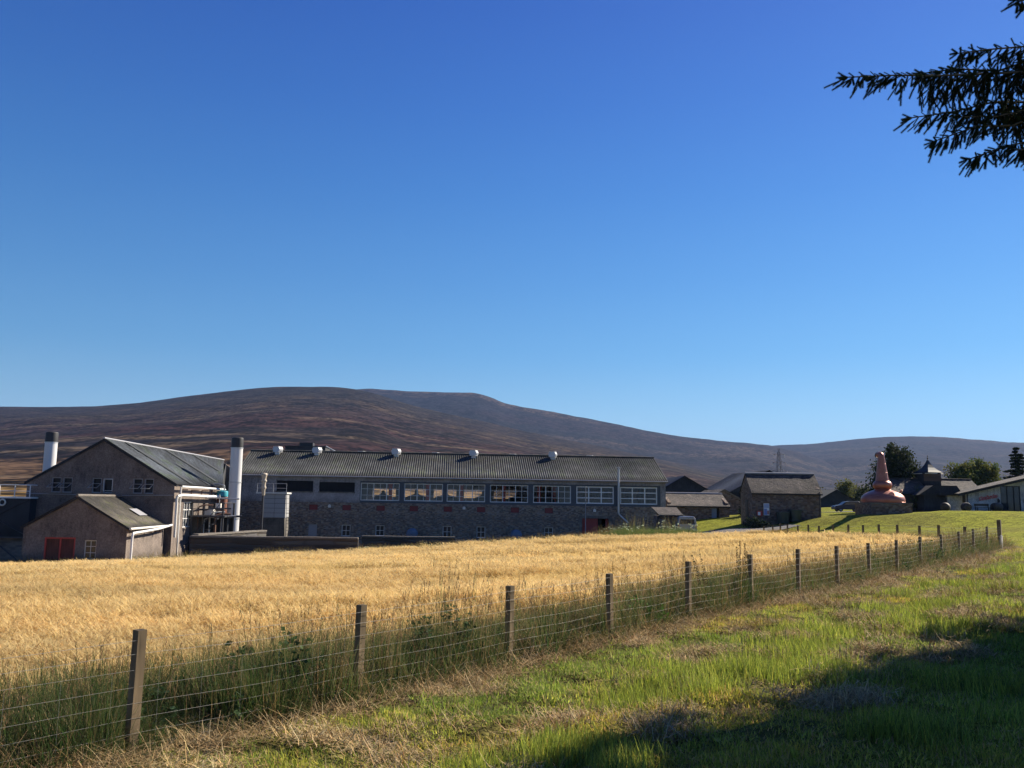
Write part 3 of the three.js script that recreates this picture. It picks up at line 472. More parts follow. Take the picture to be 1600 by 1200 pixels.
{
  const y = H(-25.4, -97), t = thing('louvred_tank', 'pale panelled box tank on a tapering plinth with roof rail, before the long building', 'tank', [-25.4, y, -97], COMPLEX), b = -.3 - y, e = 2.25 - y;
  part(t, 'plinth', prism([[-1.25, -.3], [1.3, -.3], [1.12, b - .05], [-1.1, b - .05]], -1.1, 1.1), M.concrete);
  for (let i = 0; i < 2; i++) for (let j = 0; j < 5; j++) { const h = (e - b) / 5; part(t, 'panel', bx(-1.17 + i * 1.18, -.03 + i * 1.2, b + j * h + .015, b + (j + 1) * h - .015, -1.1, 1.15), M.panel); }
  part(t, 'roof_plate', bx(-2.0, 1.3, e + .003, e + .16, -1.3, 1.35), M.cream); part(t, 'tank_core', bx(-1.1, 1.1, b, e, -1.0, 1.05), M.black);
  part(t, 'roof_rail', [[-1.9, 1.2], [-.2, 1.2], [1.2, 1.2]].flatMap(([a, c]) => [bar([a, e, c], [a, e + 1.1, c], .025)]).concat([bar([-1.9, e + 1.1, 1.2], [1.2, e + 1.1, 1.2], .025), bar([-1.9, e + .6, 1.2], [1.2, e + .6, 1.2], .02)]), M.galv);
  part(t, 'ladder', [bar([1.35, .2, 1.2], [1.25, e, 1.2], .03), bar([1.65, .2, 1.2], [1.55, e, 1.2], .03), ...Array.from({ length: 12 }, (_, k) => bar([1.33, .4 + k * .36, 1.2], [1.62, .4 + k * .36, 1.2], .02))], M.darkSteel);
}
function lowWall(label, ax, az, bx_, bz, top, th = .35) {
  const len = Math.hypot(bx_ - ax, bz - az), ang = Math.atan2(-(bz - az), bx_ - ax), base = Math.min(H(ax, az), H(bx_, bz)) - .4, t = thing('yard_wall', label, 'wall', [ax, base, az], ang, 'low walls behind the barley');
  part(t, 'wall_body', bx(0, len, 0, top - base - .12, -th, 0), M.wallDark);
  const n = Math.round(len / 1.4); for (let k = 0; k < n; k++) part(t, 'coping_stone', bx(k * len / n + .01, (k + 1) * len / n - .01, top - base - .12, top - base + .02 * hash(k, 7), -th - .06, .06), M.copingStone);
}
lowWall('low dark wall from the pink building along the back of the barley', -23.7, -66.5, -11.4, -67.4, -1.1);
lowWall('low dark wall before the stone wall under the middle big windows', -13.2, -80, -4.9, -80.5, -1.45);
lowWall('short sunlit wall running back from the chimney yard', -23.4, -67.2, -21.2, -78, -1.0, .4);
{
  const x = -37.6, z = -66.5, y = H(x, z), t = thing('braced_tank_house', 'dark steel clad tank house with cross braces and white roof rails at the left edge', 'tank house', [x, y, z], COMPLEX), h = 1.45 - y;
  part(t, 'cladding', bx(-6, 1.75, h * .42, h, -5, 0), M.darkBoard); part(t, 'lower_wall', bx(-6, 1.3, -.5, h * .42 - .1, -4.9, -.4), M.harl);
  part(t, 'edge_beam', bx(-6, 1.8, h * .42 - .1, h * .42, -5.02, .05), M.darkSteel);
  for (const a of [-3.5, -.9, 1.6]) part(t, 'column', bx(a, a + .16, -.5, h * .42 - .1, -.16, 0), M.darkSteel);
  part(t, 'brace', [bar([-3.3, h - .1, .06], [1.6, h * .45, .06], .03), bar([1.6, h - .1, .06], [-3.3, h * .45, .06], .03)], M.darkSteel); part(t, 'brace', [bar([-3.3, h * .4, -.05], [-.9, 0, -.05], .05), bar([-.9, h * .4, -.05], [1.6, 0, -.05], .05)], M.darkSteel);
  part(t, 'roof_edge', bx(-6.1, 1.85, h + .003, h + .12, -5.1, .12), M.white);
  part(t, 'roof_rail', [[1.7, .05], [.6, .05], [-.5, .05], [-1.6, .05], [-2.7, .05]].map(([a, c]) => bar([a, h + .1, c], [a, h + 1.0, c], .035)).concat([bar([-6, h + 1.0, .05], [1.7, h + 1.0, .05], .04), bar([-6, h + .55, .05], [1.7, h + .55, .05], .03), bar([1.7, h + 1, .05], [1.7, h + 1, -5], .04)]), M.white);
  part(t, 'hose_reel', [new THREE.TorusGeometry(.22, .06, 8, 20).translate(-.2, h - .3, .12)], M.cream);
}
{
  const y = H(-29.5, -127), t = thing('rooftop_block', 'dark flat topped block showing behind the ridge of the long roof', 'building', [-29.5, y, -127], COMPLEX), h = 9.2 - y;
  part(t, 'block_wall', bx(-2.9, 2.8, -.5, h, -5, 0), M.darkBoard); part(t, 'parapet', bx(-3.0, 2.9, h + .002, h + .12, -5.1, .1), M.black); part(t, 'hatch_house', bx(-.95, .95, h + .122, h + .62, -2, -.3), M.black); part(t, 'sloping_edge', [bar([2.9, h + .1, .1], [5.2, h - 1.1, .1], .1)], M.steelWhite);
}
// ---------------------------------------------------------------- small buildings by the road
{
  const x = 16.7, z = -94, y = H(x, z) - .3, t = thing('lean_to_shed', 'small brown roofed lean-to at the right end of the long building', 'shed', [x, y, z]), f = .65 - y, r = 1.45 - y;
  part(t, 'shed_wall', bx(-1.2, 1.15, 0, f - .1, -2.2, -.3), M.rubbleWarm); part(t, 'door_post', bx(-1.1, -.9, 0, f - .15, -.28, -.18), M.darkBoard);
  part(t, 'roof', sheet([-1.0, f, .1], [1.55, f, .1], [1.2, r, -2.0], [-1.5, r, -2.0], 20, 8, (u, v) => .03 * (fbm(u * 4, v * 4, 2) - .5)), M.slateBrown); part(t, 'eaves_board', bx(-1.0, 1.5, f - .16, f - .03, -.02, .08), M.darkBoard);
}
function van(x, z) {
  const y = H(x, z) + .03, t = thing('parked_van', 'silver grey van parked beside the lean-to, its lower half behind weeds', 'van', [x, y, z]);
  const s = new THREE.Shape([[-.92, .32], [.92, .32], [.97, .75], [.95, 1.15], [.84, 1.72], [.7, 1.9], [-.7, 1.9], [-.84, 1.72], [-.95, 1.15], [-.97, .75]].map((p) => new THREE.Vector2(...p)));
  const paint = new THREE.MeshPhysicalMaterial({ color: new THREE.Color().setRGB(.3, .3, .31), metalness: .4, roughness: .35, clearcoat: .6 });
  part(t, 'body', new THREE.ExtrudeGeometry(s, { depth: 4.3, bevelEnabled: true, bevelSize: .06, bevelThickness: .12, bevelSegments: 2 }).translate(0, 0, -4.4), paint);
  part(t, 'rear_window', prism([[-.78, 1.18], [.78, 1.18], [.7, 1.66], [-.7, 1.66]], .03, .05), M.darkGlass); part(t, 'side_window', bx(.9, .93, 1.2, 1.62, -3.8, -.5).rotateZ(.0).translate(.035, 0, 0), M.darkGlass);
  part(t, 'bumper', bx(-.96, .96, .34, .55, .02, .14), M.black); for (const sx of [-1, 1]) part(t, 'tail_light', bx(sx * .9 - .06, sx * .9 + .06, .75, 1.15, .03, .07), M.redPaint);
  for (const sx of [-.82, .82]) for (const sz of [-3.5, -.9]) { const w = sub(t, 'wheel', [sx, .32, sz]); part(w, 'tyre', new THREE.TorusGeometry(.23, .1, 8, 20).rotateY(Math.PI / 2), M.black); part(w, 'rim', new THREE.CylinderGeometry(.17, .17, .12, 16).rotateZ(Math.PI / 2), M.galv); }
}
van(18.45, -93);
function gabledHouse(name, label, cat, x, z, turn, w, L, eave, ridge, base, wallM, roofM, o = {}) {   // gable towards the viewer, ridge running back
  const y = H(x, z) - .4, t = thing(name, label, cat, [x, y, z], turn, o.group), e = eave - y, r = ridge - y, hw = w / 2, k = (r - e) / hw;
  part(t, 'gable_wall', prism([[-hw, base], [hw, base], [hw, e], [0, r - .06], [-hw, e]], -.3, 0), wallM);
  part(t, 'side_wall', bx(hw - .3, hw, base, e - .05, -L, -.302), wallM); part(t, 'side_wall', bx(-hw, -hw + .3, base, e - .05, -L, -.302), wallM);
  const E = [hw + .3, e - .3 * k];
  const rp = o.corr ? [Math.round(L * 5), 2, corr(.4, .05)] : [20, 10, (u, v) => .04 * (fbm(u, v, 3) - .5)];
  part(t, 'roof', sheet([E[0], E[1], .2], [E[0], E[1], -L], [0, r, -L], [0, r, .2], ...rp), roofM); part(t, 'roof', sheet([-E[0], E[1], -L], [-E[0], E[1], .2], [0, r, .2], [0, r, -L], ...rp), roofM);
  part(t, 'verge_board', prism([[-E[0], E[1] - .2], [-E[0], E[1] - .03], [0, r - .03], [E[0], E[1] - .03], [E[0], E[1] - .2], [0, r - .22]], .005, .12), o.verge ?? M.darkBoard);
  return [t, e, r, hw];
}
gabledHouse('dark_shed', 'dark gabled shed behind the right end of the long building', 'shed', 25.4, -130, COMPLEX, 9.0, 22, 3.4, 5.95, -1, M.darkBoard, M.slateBlue, { corr: 1 });
gabledHouse('dark_warehouse', 'large blue roofed warehouse rising behind the square stone barn', 'warehouse', 39.3, -135, COMPLEX, 12.2, 17, 3.75, 7.15, -1, M.darkBoard, M.slateBlue, { corr: 1 });
gabledHouse('stone_bothy', 'small stone house with a pale verge squeezed between low cottage and barn', 'house', 28.6, -119, COMPLEX, 7.2, 9, 1.95, 3.9, -1, M.rubbleWarm, M.slateBrown, { verge: M.copingStone });
gabledHouse('distant_shed', 'dark low shed beyond the car park left of the copper still', 'shed', 66, -180, 0, 7, 12, 3.3, 5.3, -2, M.darkBoard, M.roofDark);
function cross(name, label, cat, x, z, turn, L, W, eave, ridge, wallM, roofM) {    // ridge across the view
  const y = H(x, z) - .5, t = thing(name, label, cat, [x, y, z], turn), e = eave - y, r = ridge - y, k = (r - e) / (W / 2);
  return { t, e, r, y, wall(holes = []) { part(t, 'front_wall', prism(rect(0, L, -1.5, e), -.35, 0, holes), wallM); part(t, 'rear_wall', bx(0, L, -1.5, e, -W, -W + .35), wallM); for (const a of [.002, L - .352]) part(t, 'gable_wall', endWall(-.352, -W + .352, -1.5, e + .3, r - .12, a, a + .35), wallM); },
    roof(l = .2, rt = .2) { const b = (u, v) => .05 * (fbm(u * 1.5, v * 1.5, 3) - .5); part(t, 'roof', sheet([-l, e - .25 * k, .25], [L + rt, e - .25 * k, .25], [L + rt, r, -W / 2], [-l, r, -W / 2], 60, 24, b), roofM); part(t, 'roof', sheet([L + rt, e - .25 * k, -W - .25], [-l, e - .25 * k, -W - .25], [-l, r, -W / 2], [L + rt, r, -W / 2], 40, 16, b), roofM); part(t, 'ridge_tile', bar([-l, r + .03, -W / 2], [L + rt, r + .03, -W / 2], .11, 8), M.lead); part(t, 'eaves_board', bx(-l, L + rt, e - .25 * k - .16, e - .25 * k - .02, .1, .2), M.darkBoard); } };
}
{
  const c = cross('stone_barn', 'square brown stone barn with a slate roof beside the road', 'barn', 25.8, -95, 0, 7.35, 4.7, 3.3, 5.25, M.rubbleWarm, M.slateBrown); c.wall(); c.roof(.1, .15);
  part(c.t, 'side_door', bx(-.06, .0, -.2, c.e - .9, -2.5, -1.6), M.black); part(c.t, 'downpipe', [bar([7.2, 0, .12], [7.2, c.e, .12], .06)], M.darkSteel);
  const sg = thing('notice_board', 'white and blue visitor notice board on the barn wall', 'sign', [27.3, .75, -94.93]);
  part(sg, 'board', bx(-.3, .3, 0, 1.25, -.04, 0), M.white); part(sg, 'upper_print', bx(-.27, .27, .78, 1.2, .002, .012), mat([.35, .4, .55], .5)); part(sg, 'lower_print', bx(-.27, .05, .04, .7, .002, .012), mat([.2, .26, .5], .5)); part(sg, 'red_print', bx(.06, .27, .1, .5, .002, .012), mat([.5, .2, .16], .5));
  const rs = thing('hose_box', 'small red and white box on the barn wall left of the notice board', 'box', [26.55, .65, -94.9]); part(rs, 'box_shell', bx(-.28, .28, 0, .55, -.08, .08), M.redPaint); part(rs, 'white_panel', bx(-.2, .06, .1, .45, .082, .1), M.white);
  const spots = [[28.7, -93.9, 'dark green bin against the barn wall, left of two'], [30.0, -93.9, 'dark green bin against the barn wall, right of two']];
  const gm = mat([.03, .045, .04], .5);
  for (const [x, z, l] of spots) { const b = thing('waste_bin', l, 'bin', [x, H(x, z), z], 0, 'bins by the barn'); part(b, 'bin_body', new THREE.CylinderGeometry(.75, .62, 1.1, 4, 1).rotateY(Math.PI / 4).translate(0, .66, 0), gm); part(b, 'bin_lid', bx(-.58, .58, 1.213, 1.3, -.58, .58), gm); for (const [a, d] of [[-.38, -.38], [.38, -.38], [-.38, .38], [.38, .38]]) part(b, 'castor', new THREE.CylinderGeometry(.07, .07, .06, 10).rotateZ(Math.PI / 2).translate(a, .07, d), M.black); }
}
{
  const c = cross('low_cottage', 'long low stone cottage with a brown roof and a blue door', 'cottage', 19.2, -108, 0, 7.35, 8.0, 1.7, 3.15, M.rubbleWarm, M.slateBrown); c.wall([[5.2, 6.15, -.5, c.e - .3]]); c.roof(.2, .1);
  const d = sub(c.t, 'door', [5.2, -.5, -.2]); part(d, 'door_leaf', bx(0, .65, 0, c.e + .2, -.04, .0), mat([.16, .22, .31], .6)); part(d, 'door_side', bx(.652, .95, 0, c.e + .2, -.3, -.25), M.black);
}
// ---------------------------------------------------------------- the copper pot still on its plinth
{
  const t = thing('copper_pot_still', 'big copper pot still with tall tapering neck on a stone plinth on the lawn', 'pot still', [38.6, H(38.6, -92), -92.2]), y = H(38.6, -92), q = (h) => (h - y) ;
  const copTex = tex(256, (u, v) => { const a = fbm(u * 10, v * 10, 4, 10), s = fbm(u * 40, v * 6, 2, 6); return [.9 + .15 * (a - .5), .86 + .2 * (a - .5) - .05 * (s - .5), .86 + .22 * (a - .5)]; });
  const cop = new THREE.MeshStandardMaterial({ color: new THREE.Color().setRGB(.47, .18, .12), metalness: .5, roughness: .4, map: rep(copTex, 3, 2) });
  const rp = (a) => new THREE.LatheGeometry(a.map(([r, h]) => new THREE.Vector2(r, q(h))), 64);
  const plm = M.rubbleWarm; part(t, 'plinth', [bx(-2.1, 2.08, -.8, q(2.12), -2.1, 2.1)], plm); part(t, 'plinth_cap', [bx(-2.16, 2.14, q(2.122), q(2.24), -2.16, 2.16)], M.copingStone);
  part(t, 'pot', rp([[2.1, 2.2], [2.16, 2.42], [2.14, 2.66], [2.02, 2.93], [1.76, 3.16], [1.4, 3.35], [1.05, 3.48], [.8, 3.58], [.74, 3.66]]), cop);
  part(t, 'bulb', rp([[.76, 3.66], [.86, 3.76], [.94, 3.92], [.95, 4.1], [.9, 4.28], [.78, 4.42], [.66, 4.48]]), cop);
  part(t, 'neck', rp([[.67, 4.48], [.64, 4.55], [.56, 5.2], [.44, 6.1], [.325, 6.95], [.31, 7.05]]), cop);
  part(t, 'swan_neck', new THREE.TubeGeometry(new THREE.CatmullRomCurve3([V3(0, q(7.0), 0), V3(0, q(7.1), -.02), V3(-.03, q(7.2), -.12), V3(-.07, q(7.22), -.3), V3(-.1, q(7.18), -.5)]), 20, .3, 20), cop);
  part(t, 'neck_flange', new THREE.TorusGeometry(.31, .05, 8, 24).rotateX(.3).translate(-.1, q(7.18), -.5), M.darkSteel);
  part(t, 'seam_band', [new THREE.TorusGeometry(2.14, .035, 6, 64).rotateX(Math.PI / 2).translate(0, q(2.3), 0), new THREE.TorusGeometry(.68, .03, 6, 40).rotateX(Math.PI / 2).translate(0, q(4.5), 0), new THREE.TorusGeometry(.54, .02, 6, 40).rotateX(Math.PI / 2).translate(0, q(5.35), 0), new THREE.TorusGeometry(.425, .02, 6, 40).rotateX(Math.PI / 2).translate(0, q(6.25), 0)], cop);
  part(t, 'air_valve', [bar([1.62, q(3.2), .3], [1.8, q(3.45), .3], .09, 12), new THREE.SphereGeometry(.11, 12, 8).translate(1.83, q(3.5), .3)], cop);
  part(t, 'man_door', [new THREE.CylinderGeometry(.26, .26, .08, 24).rotateX(Math.PI / 2 - .75).translate(.2, q(3.12), 1.78)], cop);
}
{ // parked estate car
  const x = 49.6, z = -131, y = H(x, z) + .08, t = thing('parked_car', 'dark blue estate car parked left of the copper still', 'car', [x, y, z]);
  const pm = new THREE.MeshPhysicalMaterial({ color: new THREE.Color().setRGB(.012, .015, .026), roughness: .45, metalness: 0, clearcoat: .25, clearcoatRoughness: .2 });
  const pr = (pts, z0, z1) => new THREE.ExtrudeGeometry(new THREE.Shape(pts.map((p) => new THREE.Vector2(...p))), { depth: z1 - z0, bevelEnabled: true, bevelSize: .05, bevelThickness: .08, bevelSegments: 3 }).translate(0, 0, z0);
  part(t, 'body', pr([[-2.05, .35], [-2.08, .62], [-1.9, .82], [-1.1, .93], [2.0, .96], [2.05, .6], [2.0, .35]], -.8, .8), pm);
  part(t, 'cabin', pr([[-1.15, .93], [-.45, 1.4], [.2, 1.47], [1.4, 1.44], [1.95, .97]], -.68, .68), pm);
  for (const s of [1, -1]) for (const [a, b, c, d] of [[-.85, .12, -.42, .12], [.2, 1.02, .2, 1.0], [1.1, 1.72, 1.08, 1.36]]) part(t, 'side_window', prism([[a, .98], [b, .98], [d, 1.36], [c, 1.36]], s > 0 ? .765 : -.785, s > 0 ? .785 : -.765), M.darkGlass);
  part(t, 'headlight', [bx(-2.13, -2.0, .62, .76, .45, .78)], M.cream); part(t, 'headlight', [bx(-2.13, -2.0, .62, .76, -.78, -.45)], M.cream); part(t, 'tail_light', bx(2.02, 2.1, .7, .92, .6, .86), M.redPaint); part(t, 'tail_light', bx(2.02, 2.1, .7, .92, -.86, -.6), M.redPaint); part(t, 'number_plate', bx(2.1, 2.13, .5, .62, -.26, .26), M.cream);
  for (const sx of [-1.3, 1.3]) for (const sz of [-.8, .8]) { const w = sub(t, 'wheel', [sx, .31, sz]); part(w, 'tyre', new THREE.TorusGeometry(.24, .09, 10, 24), M.black); part(w, 'rim', new THREE.CylinderGeometry(.19, .19, .1, 16).rotateX(Math.PI / 2), M.galv); }
}
// ---------------------------------------------------------------- visitor hall with pagoda roof
{
  const t = thing('visitor_hall', 'white walled hall with brown roofs, tall window and a pagoda ventilator', 'building', [49.03, 1.44, -100]);
  const wall = mat([.74, .74, .75], .9, { map: rep(harlTex, .2) });
  part(t, 'gable_wall', prism([[2.27, -.8], [16, -.8], [16, 4.2], [13.2, 4.74], [2.27, 2.1]], -.3, 0, [[6.1, 8.35, .1, 2.95]]), wall);
  part(t, 'low_wall', bx(.6, 2.28, -.8, 1.78, -1.3, -1.0), wall); part(t, 'corner_pipe', [bar([2.35, -.3, .06], [2.35, 2.0, .06], .05)], M.darkSteel);
  part(t, 'low_eaves', [bx(-.6, 2.6, 1.785, 2.1, -1.6, -.3)], M.darkBoard);
  const sl = (x) => 2.1 + (x - 2.27) * .243;
  part(t, 'wing_roof', [sheet([1.0, sl(1.0) + .2, .75], [13.2, sl(13.2) + .2, .75], [13.2, sl(13.2) + .22, -2.6], [1.0, sl(1.0) + .22, -2.6], 80, 8, (u, v) => .03 * (fbm(u * 3, v * 3, 2) - .5)), sheet([13.2, sl(13.2) + .2, .75], [22, sl(13.2) - 2.2, .75], [22, sl(13.2) - 2.2, -2.6], [13.2, sl(13.2) + .22, -2.6], 20, 8)], M.slateBrown);
  part(t, 'barge_board', prism([[1.0, sl(1) - .1], [13.2, sl(13.2) - .1], [13.2, sl(13.2) + .19], [1.0, sl(1) + .19]], .62, .72), M.darkBoard);
  const w = sub(t, 'tall_window', [6.1, .1, -.12]);
  for (const x of [0, .75, 1.5, 2.17]) part(w, 'mullion', bx(x, x + .08, 0, 2.85, -.06, .06), M.darkBoard); for (const y of [0, 1.9, 2.77]) part(w, 'transom', bx(.0, 2.25, y, y + .08, -.05, .05), M.darkBoard);
  for (let i = 0; i < 3; i++) { pane(w, .08 + i * .75, .75 + i * .75, .08, 1.9, 0, M.darkGlass); pane(w, .08 + i * .75, .75 + i * .75, 1.98, 2.77, 0, M.darkGlass); }
  for (const x of [5.8, 8.75]) part(t, 'wall_lamp', [bx(x - .09, x + .09, 1.05, 1.4, .02, .24), bx(x - .03, x + .03, 1.4, 1.5, .0, .16)], M.black);
  part(t, 'side_door', bx(.2, .58, -.8, 1.5, -1.25, -1.15), M.black);
  // main hall behind
  part(t, 'hall_wall', bx(-4.5, 6, -.8, 2.0, -9, -3.2), M.darkBoard); part(t, 'hall_roof', sheet([-5, 1.95, -2.8], [6, 1.95, -2.8], [6, 3.75, -6], [-5, 3.75, -6], 60, 20, (u, v) => .04 * (fbm(u * 2, v * 2, 3) - .5)), M.slateBrown); part(t, 'hall_roof', sheet([6, 1.95, -9.2], [-5, 1.95, -9.2], [-5, 3.75, -6], [6, 3.75, -6], 30, 10), M.slateBrown); part(t, 'ridge_tile', bar([-5, 3.78, -6], [6, 3.78, -6], .09, 8), M.slateBrown);
  part(t, 'porch', [bx(-2.0, .5, -.8, 1.9, -2.9, -1.2), prism([[-2.6, 1.8], [2.5, 1.8], [1.8, 2.9], [-.9, 2.9]], -3.0, -1.1)], M.darkBoard);
  const pg = sub(t, 'pagoda', [.62, 0, -5.4]);
  part(pg, 'pagoda_base', bx(-1.0, 1.0, 2.9, 4.45, -1.0, 1.0), M.darkBoard);
  for (let k = 0; k < 6; k++) part(pg, 'louvre_slat', bx(-1.04, 1.04, 3.5 + k * .15, 3.56 + k * .15, 1.0, 1.06), M.rust);
  const pf = [[1.5, 4.42], [1.45, 4.52], [1.0, 4.78], [.62, 5.1], [.36, 5.45], [.2, 5.75], [.1, 5.98], [.04, 6.05]];
  part(pg, 'pagoda_roof', new THREE.LatheGeometry(pf.map(([r, h]) => new THREE.Vector2(r * 1.1, h)), 4).rotateY(Math.PI / 4 + .35).toNonIndexed(), M.slateBlue); pg.children[pg.children.length - 1].geometry.computeVertexNormals();
  part(pg, 'eaves_trim', new THREE.CylinderGeometry(1.62, 1.62, .1, 4).rotateY(Math.PI / 4 + .35).translate(0, 4.4, 0), M.cream);
  part(pg, 'finial', [bar([0, 6.0, 0], [0, 6.5, 0], .035), new THREE.SphereGeometry(.1, 12, 8).translate(0, 6.22, 0), new THREE.SphereGeometry(.06, 10, 8).translate(0, 6.5, 0)], M.black);
  const font = await new FontLoader().loadAsync('fonts/droid/droid_serif_bold.typeface.json');
  const tg = new TextGeometry('Glenfarclas', { font, size: .42, depth: .04, curveSegments: 4 }); tg.computeBoundingBox();
  const tw = tg.boundingBox.max.x, sh = new THREE.Matrix4().set(1, .32, 0, 0, 0, 1, 0, 0, 0, 0, 1, 0, 0, 0, 0, 1);
  tg.scale(2.15 / tw, 1, 1).applyMatrix4(sh).rotateZ(.2).translate(3.6, 1.2, .01);
  const sign = thing('wall_sign', 'slanting red script lettering on the white gable', 'sign', [49.03, 1.44, -99.99]); part(sign, 'lettering', tg, mat([.5, .035, .04], .5));
  part(sign, 'scroll', [new THREE.TorusGeometry(.2, .03, 6, 24).translate(5.72, 1.72, .03), new THREE.TorusGeometry(.14, .03, 6, 24).translate(3.48, 1.3, .03)], mat([.3, .3, .32], .5));
}
{ // casks and bench on the grass before the hall
  const stave = mat([.075, .065, .055], .7, { map: rep(woodTex, .6) });
  const cask = (x, z, turn, l, up) => {
    const t = thing('oak_cask', l, 'cask', [x, H(x, z) - .02, z], turn, 'casks before the hall'), prof = [[0, -.5], [.4, -.5], [.47, -.3], [.5, 0], [.47, .3], [.4, .5], [0, .5]].map((p) => new THREE.Vector2(...p));
    const place = (g) => up ? g.translate(0, .5, 0) : g.rotateZ(Math.PI / 2).translate(0, .5, 0);
    part(t, 'staves', place(new THREE.LatheGeometry(prof, 20)), stave); for (const h of [-.42, -.22, .22, .42]) part(t, 'hoop', place(new THREE.CylinderGeometry(.5 - h * h * .5, .5 - h * h * .5, .06, 20, 1, true).translate(0, h, 0)), M.darkSteel);
  };
  cask(47.5, -97.2, .9, 'dark cask on the lawn edge left of the white low wall', 0); cask(49.75, -97.2, 1.5, 'large dark cask end-on before the white low wall', 0); cask(53.2, -97.4, .2, 'dark cask lying under the red lettering', 0); cask(57.1, -97.3, 1.2, 'dark cask at the right edge beside the tall window', 1);
  const b = thing('garden_bench', 'dark bench on the lawn between two casks', 'bench', [51.7, H(51.7, -97.4), -97.4]); for (let k = 0; k < 3; k++) part(b, 'seat_slat', bx(-.8, .8, .42, .46, -.24 + k * .16, -.12 + k * .16), stave); part(b, 'backrest', bx(-.8, .8, .6, .85, -.34, -.3), stave); for (const a of [-.7, .7]) part(b, 'bench_leg', [bx(a - .04, a + .04, 0, .42, -.25, -.17), bx(a - .04, a + .04, 0, .42, .13, .21), bx(a - .04, a + .04, .42, .85, -.3, -.25)], stave);
}
{ // pylon on the moor
  const t = thing('power_pylon', 'lattice power pylon on the moor in the gap between the hills', 'pylon', [181.8, 5.5, -600]), gm = mat([.1, .1, .11], .7), P = (h, k) => { const r = lerp(3.2, .6, Math.min(1, h / 28)); return [[-r, h, -r], [r, h, -r], [r, h, r], [-r, h, r]][k % 4]; };
  for (let k = 0; k < 4; k++) part(t, 'leg', bar(P(0, k), P(33, k), .16, 5), gm);
  const br = []; for (let h = 0; h < 32; h += 3.2) for (let k = 0; k < 4; k++) br.push(bar(P(h, k), P(h + 3.2, k + 1), .09, 4), bar(P(h + 3.2, k), P(h, k + 1), .09, 4)); part(t, 'lattice', br, gm);
  for (const [h, w] of [[20, 5.2], [25.5, 4.6], [31, 3.8]]) { part(t, 'cross_arm', [bar([-w, h, 0], [w, h, 0], .13, 5), bar([-w, h, 0], [0, h + 1.6, 0], .1, 4), bar([w, h, 0], [0, h + 1.6, 0], .1, 4)], gm); for (const s of [-1, 1]) part(t, 'insulator', bar([s * w, h, 0], [s * w, h - 1.9, 0], .16, 6), M.cream); }
}
// ---------------------------------------------------------------- blades, stalks and leaves
class Tuft {
  constructor() { this.p = []; this.c = []; }
  tri(a, b, c, col) { this.p.push(...a, ...b, ...c); this.c.push(...col, ...col, ...col); }
  // a ribbon from [x, y, z], leaning `lean` from upright towards `az`, bending by `curve` over its length
  blade(x, y, z, az, len, lean, curve, w, col, segs = 3, tipW = 0) {
    let px = x, py = y, pz = z, a = lean; const sx = -Math.sin(az), sz = Math.cos(az), st = len / segs; let L = [px + sx * w / 2, py, pz + sz * w / 2], R = [px - sx * w / 2, py, pz - sz * w / 2];
    for (let k = 1; k <= segs; k++) {
      px += Math.sin(a) * Math.cos(az) * st; pz += Math.sin(a) * Math.sin(az) * st; py += Math.cos(a) * st; a += curve / segs;
      const ww = lerp(w, tipW, k / segs) / 2, l = [px + sx * ww, py, pz + sz * ww], r = [px - sx * ww, py, pz - sz * ww];
      if (k === segs && tipW === 0) this.tri(L, R, [px, py, pz], col); else { this.tri(L, R, r, col); this.tri(L, r, l, col); }
      L = l; R = r;
    }
    return [px, py, pz, a];
  }
  leaf(x, y, z, s, col, flat = 1) {
    const u = V3(rr(-1, 1), rr(-1, 1) * flat, rr(-1, 1)).normalize(), v = V3(rr(-1, 1), rr(-1, 1), rr(-1, 1)).cross(u).normalize(), o = V3(x, y, z), q = (a, b) => o.clone().addScaledVector(u, a * s).addScaledVector(v, b * s).toArray();
    this.tri(q(-.5, 0), q(0, -.32), q(.5, 0), col); this.tri(q(-.5, 0), q(.5, 0), q(0, .32), col);
  }
  geo() { const g = new THREE.BufferGeometry(); g.setAttribute('position', new THREE.Float32BufferAttribute(this.p, 3)); g.setAttribute('color', new THREE.Float32BufferAttribute(this.c, 3)); g.computeVertexNormals(); return g; }
}
const vary = (c, k = .25) => { const a = 1 + rr(-k, k), b = rr(-k, k) * .35; return [c[0] * a * (1 + b), c[1] * a, c[2] * a * (1 - b)]; };
const TAU = Math.PI * 2, m4 = new THREE.Matrix4(), qt = new THREE.Quaternion(), eu = new THREE.Euler(), sc = V3(), po = V3(), cl = new THREE.Color();
class Many {                                           // instances gathered, then made into one object of stuff
  constructor() { this.m = []; this.c = []; }
  add(x, y, z, turn, sx, sy = sx, tx = 0, tz = 0, tint = [1, 1, 1]) { m4.compose(po.set(x, y, z), qt.setFromEuler(eu.set(tx, turn, tz, 'XZY')), sc.set(sx, sy, sx)); this.m.push(...m4.elements); this.c.push(...tint); }
  make(name, geo, material, label, category, parent = scene) {
    const n = this.m.length / 16, o = shade(new THREE.InstancedMesh(geo, material, n)); for (let i = 0; i < n; i++) { o.setMatrixAt(i, m4.fromArray(this.m, i * 16)); o.setColorAt(i, cl.setRGB(this.c[i * 3], this.c[i * 3 + 1], this.c[i * 3 + 2])); }
    o.name = parent === scene ? numbered(name) : name; o.userData = parent === scene ? { kind: 'stuff', label, category } : { kind: 'stuff' }; parent.add(o); return o;
  }
}
const inSight = (az, m = .03) => az > -.56 - m - .08 && az < .56 + m + .08;

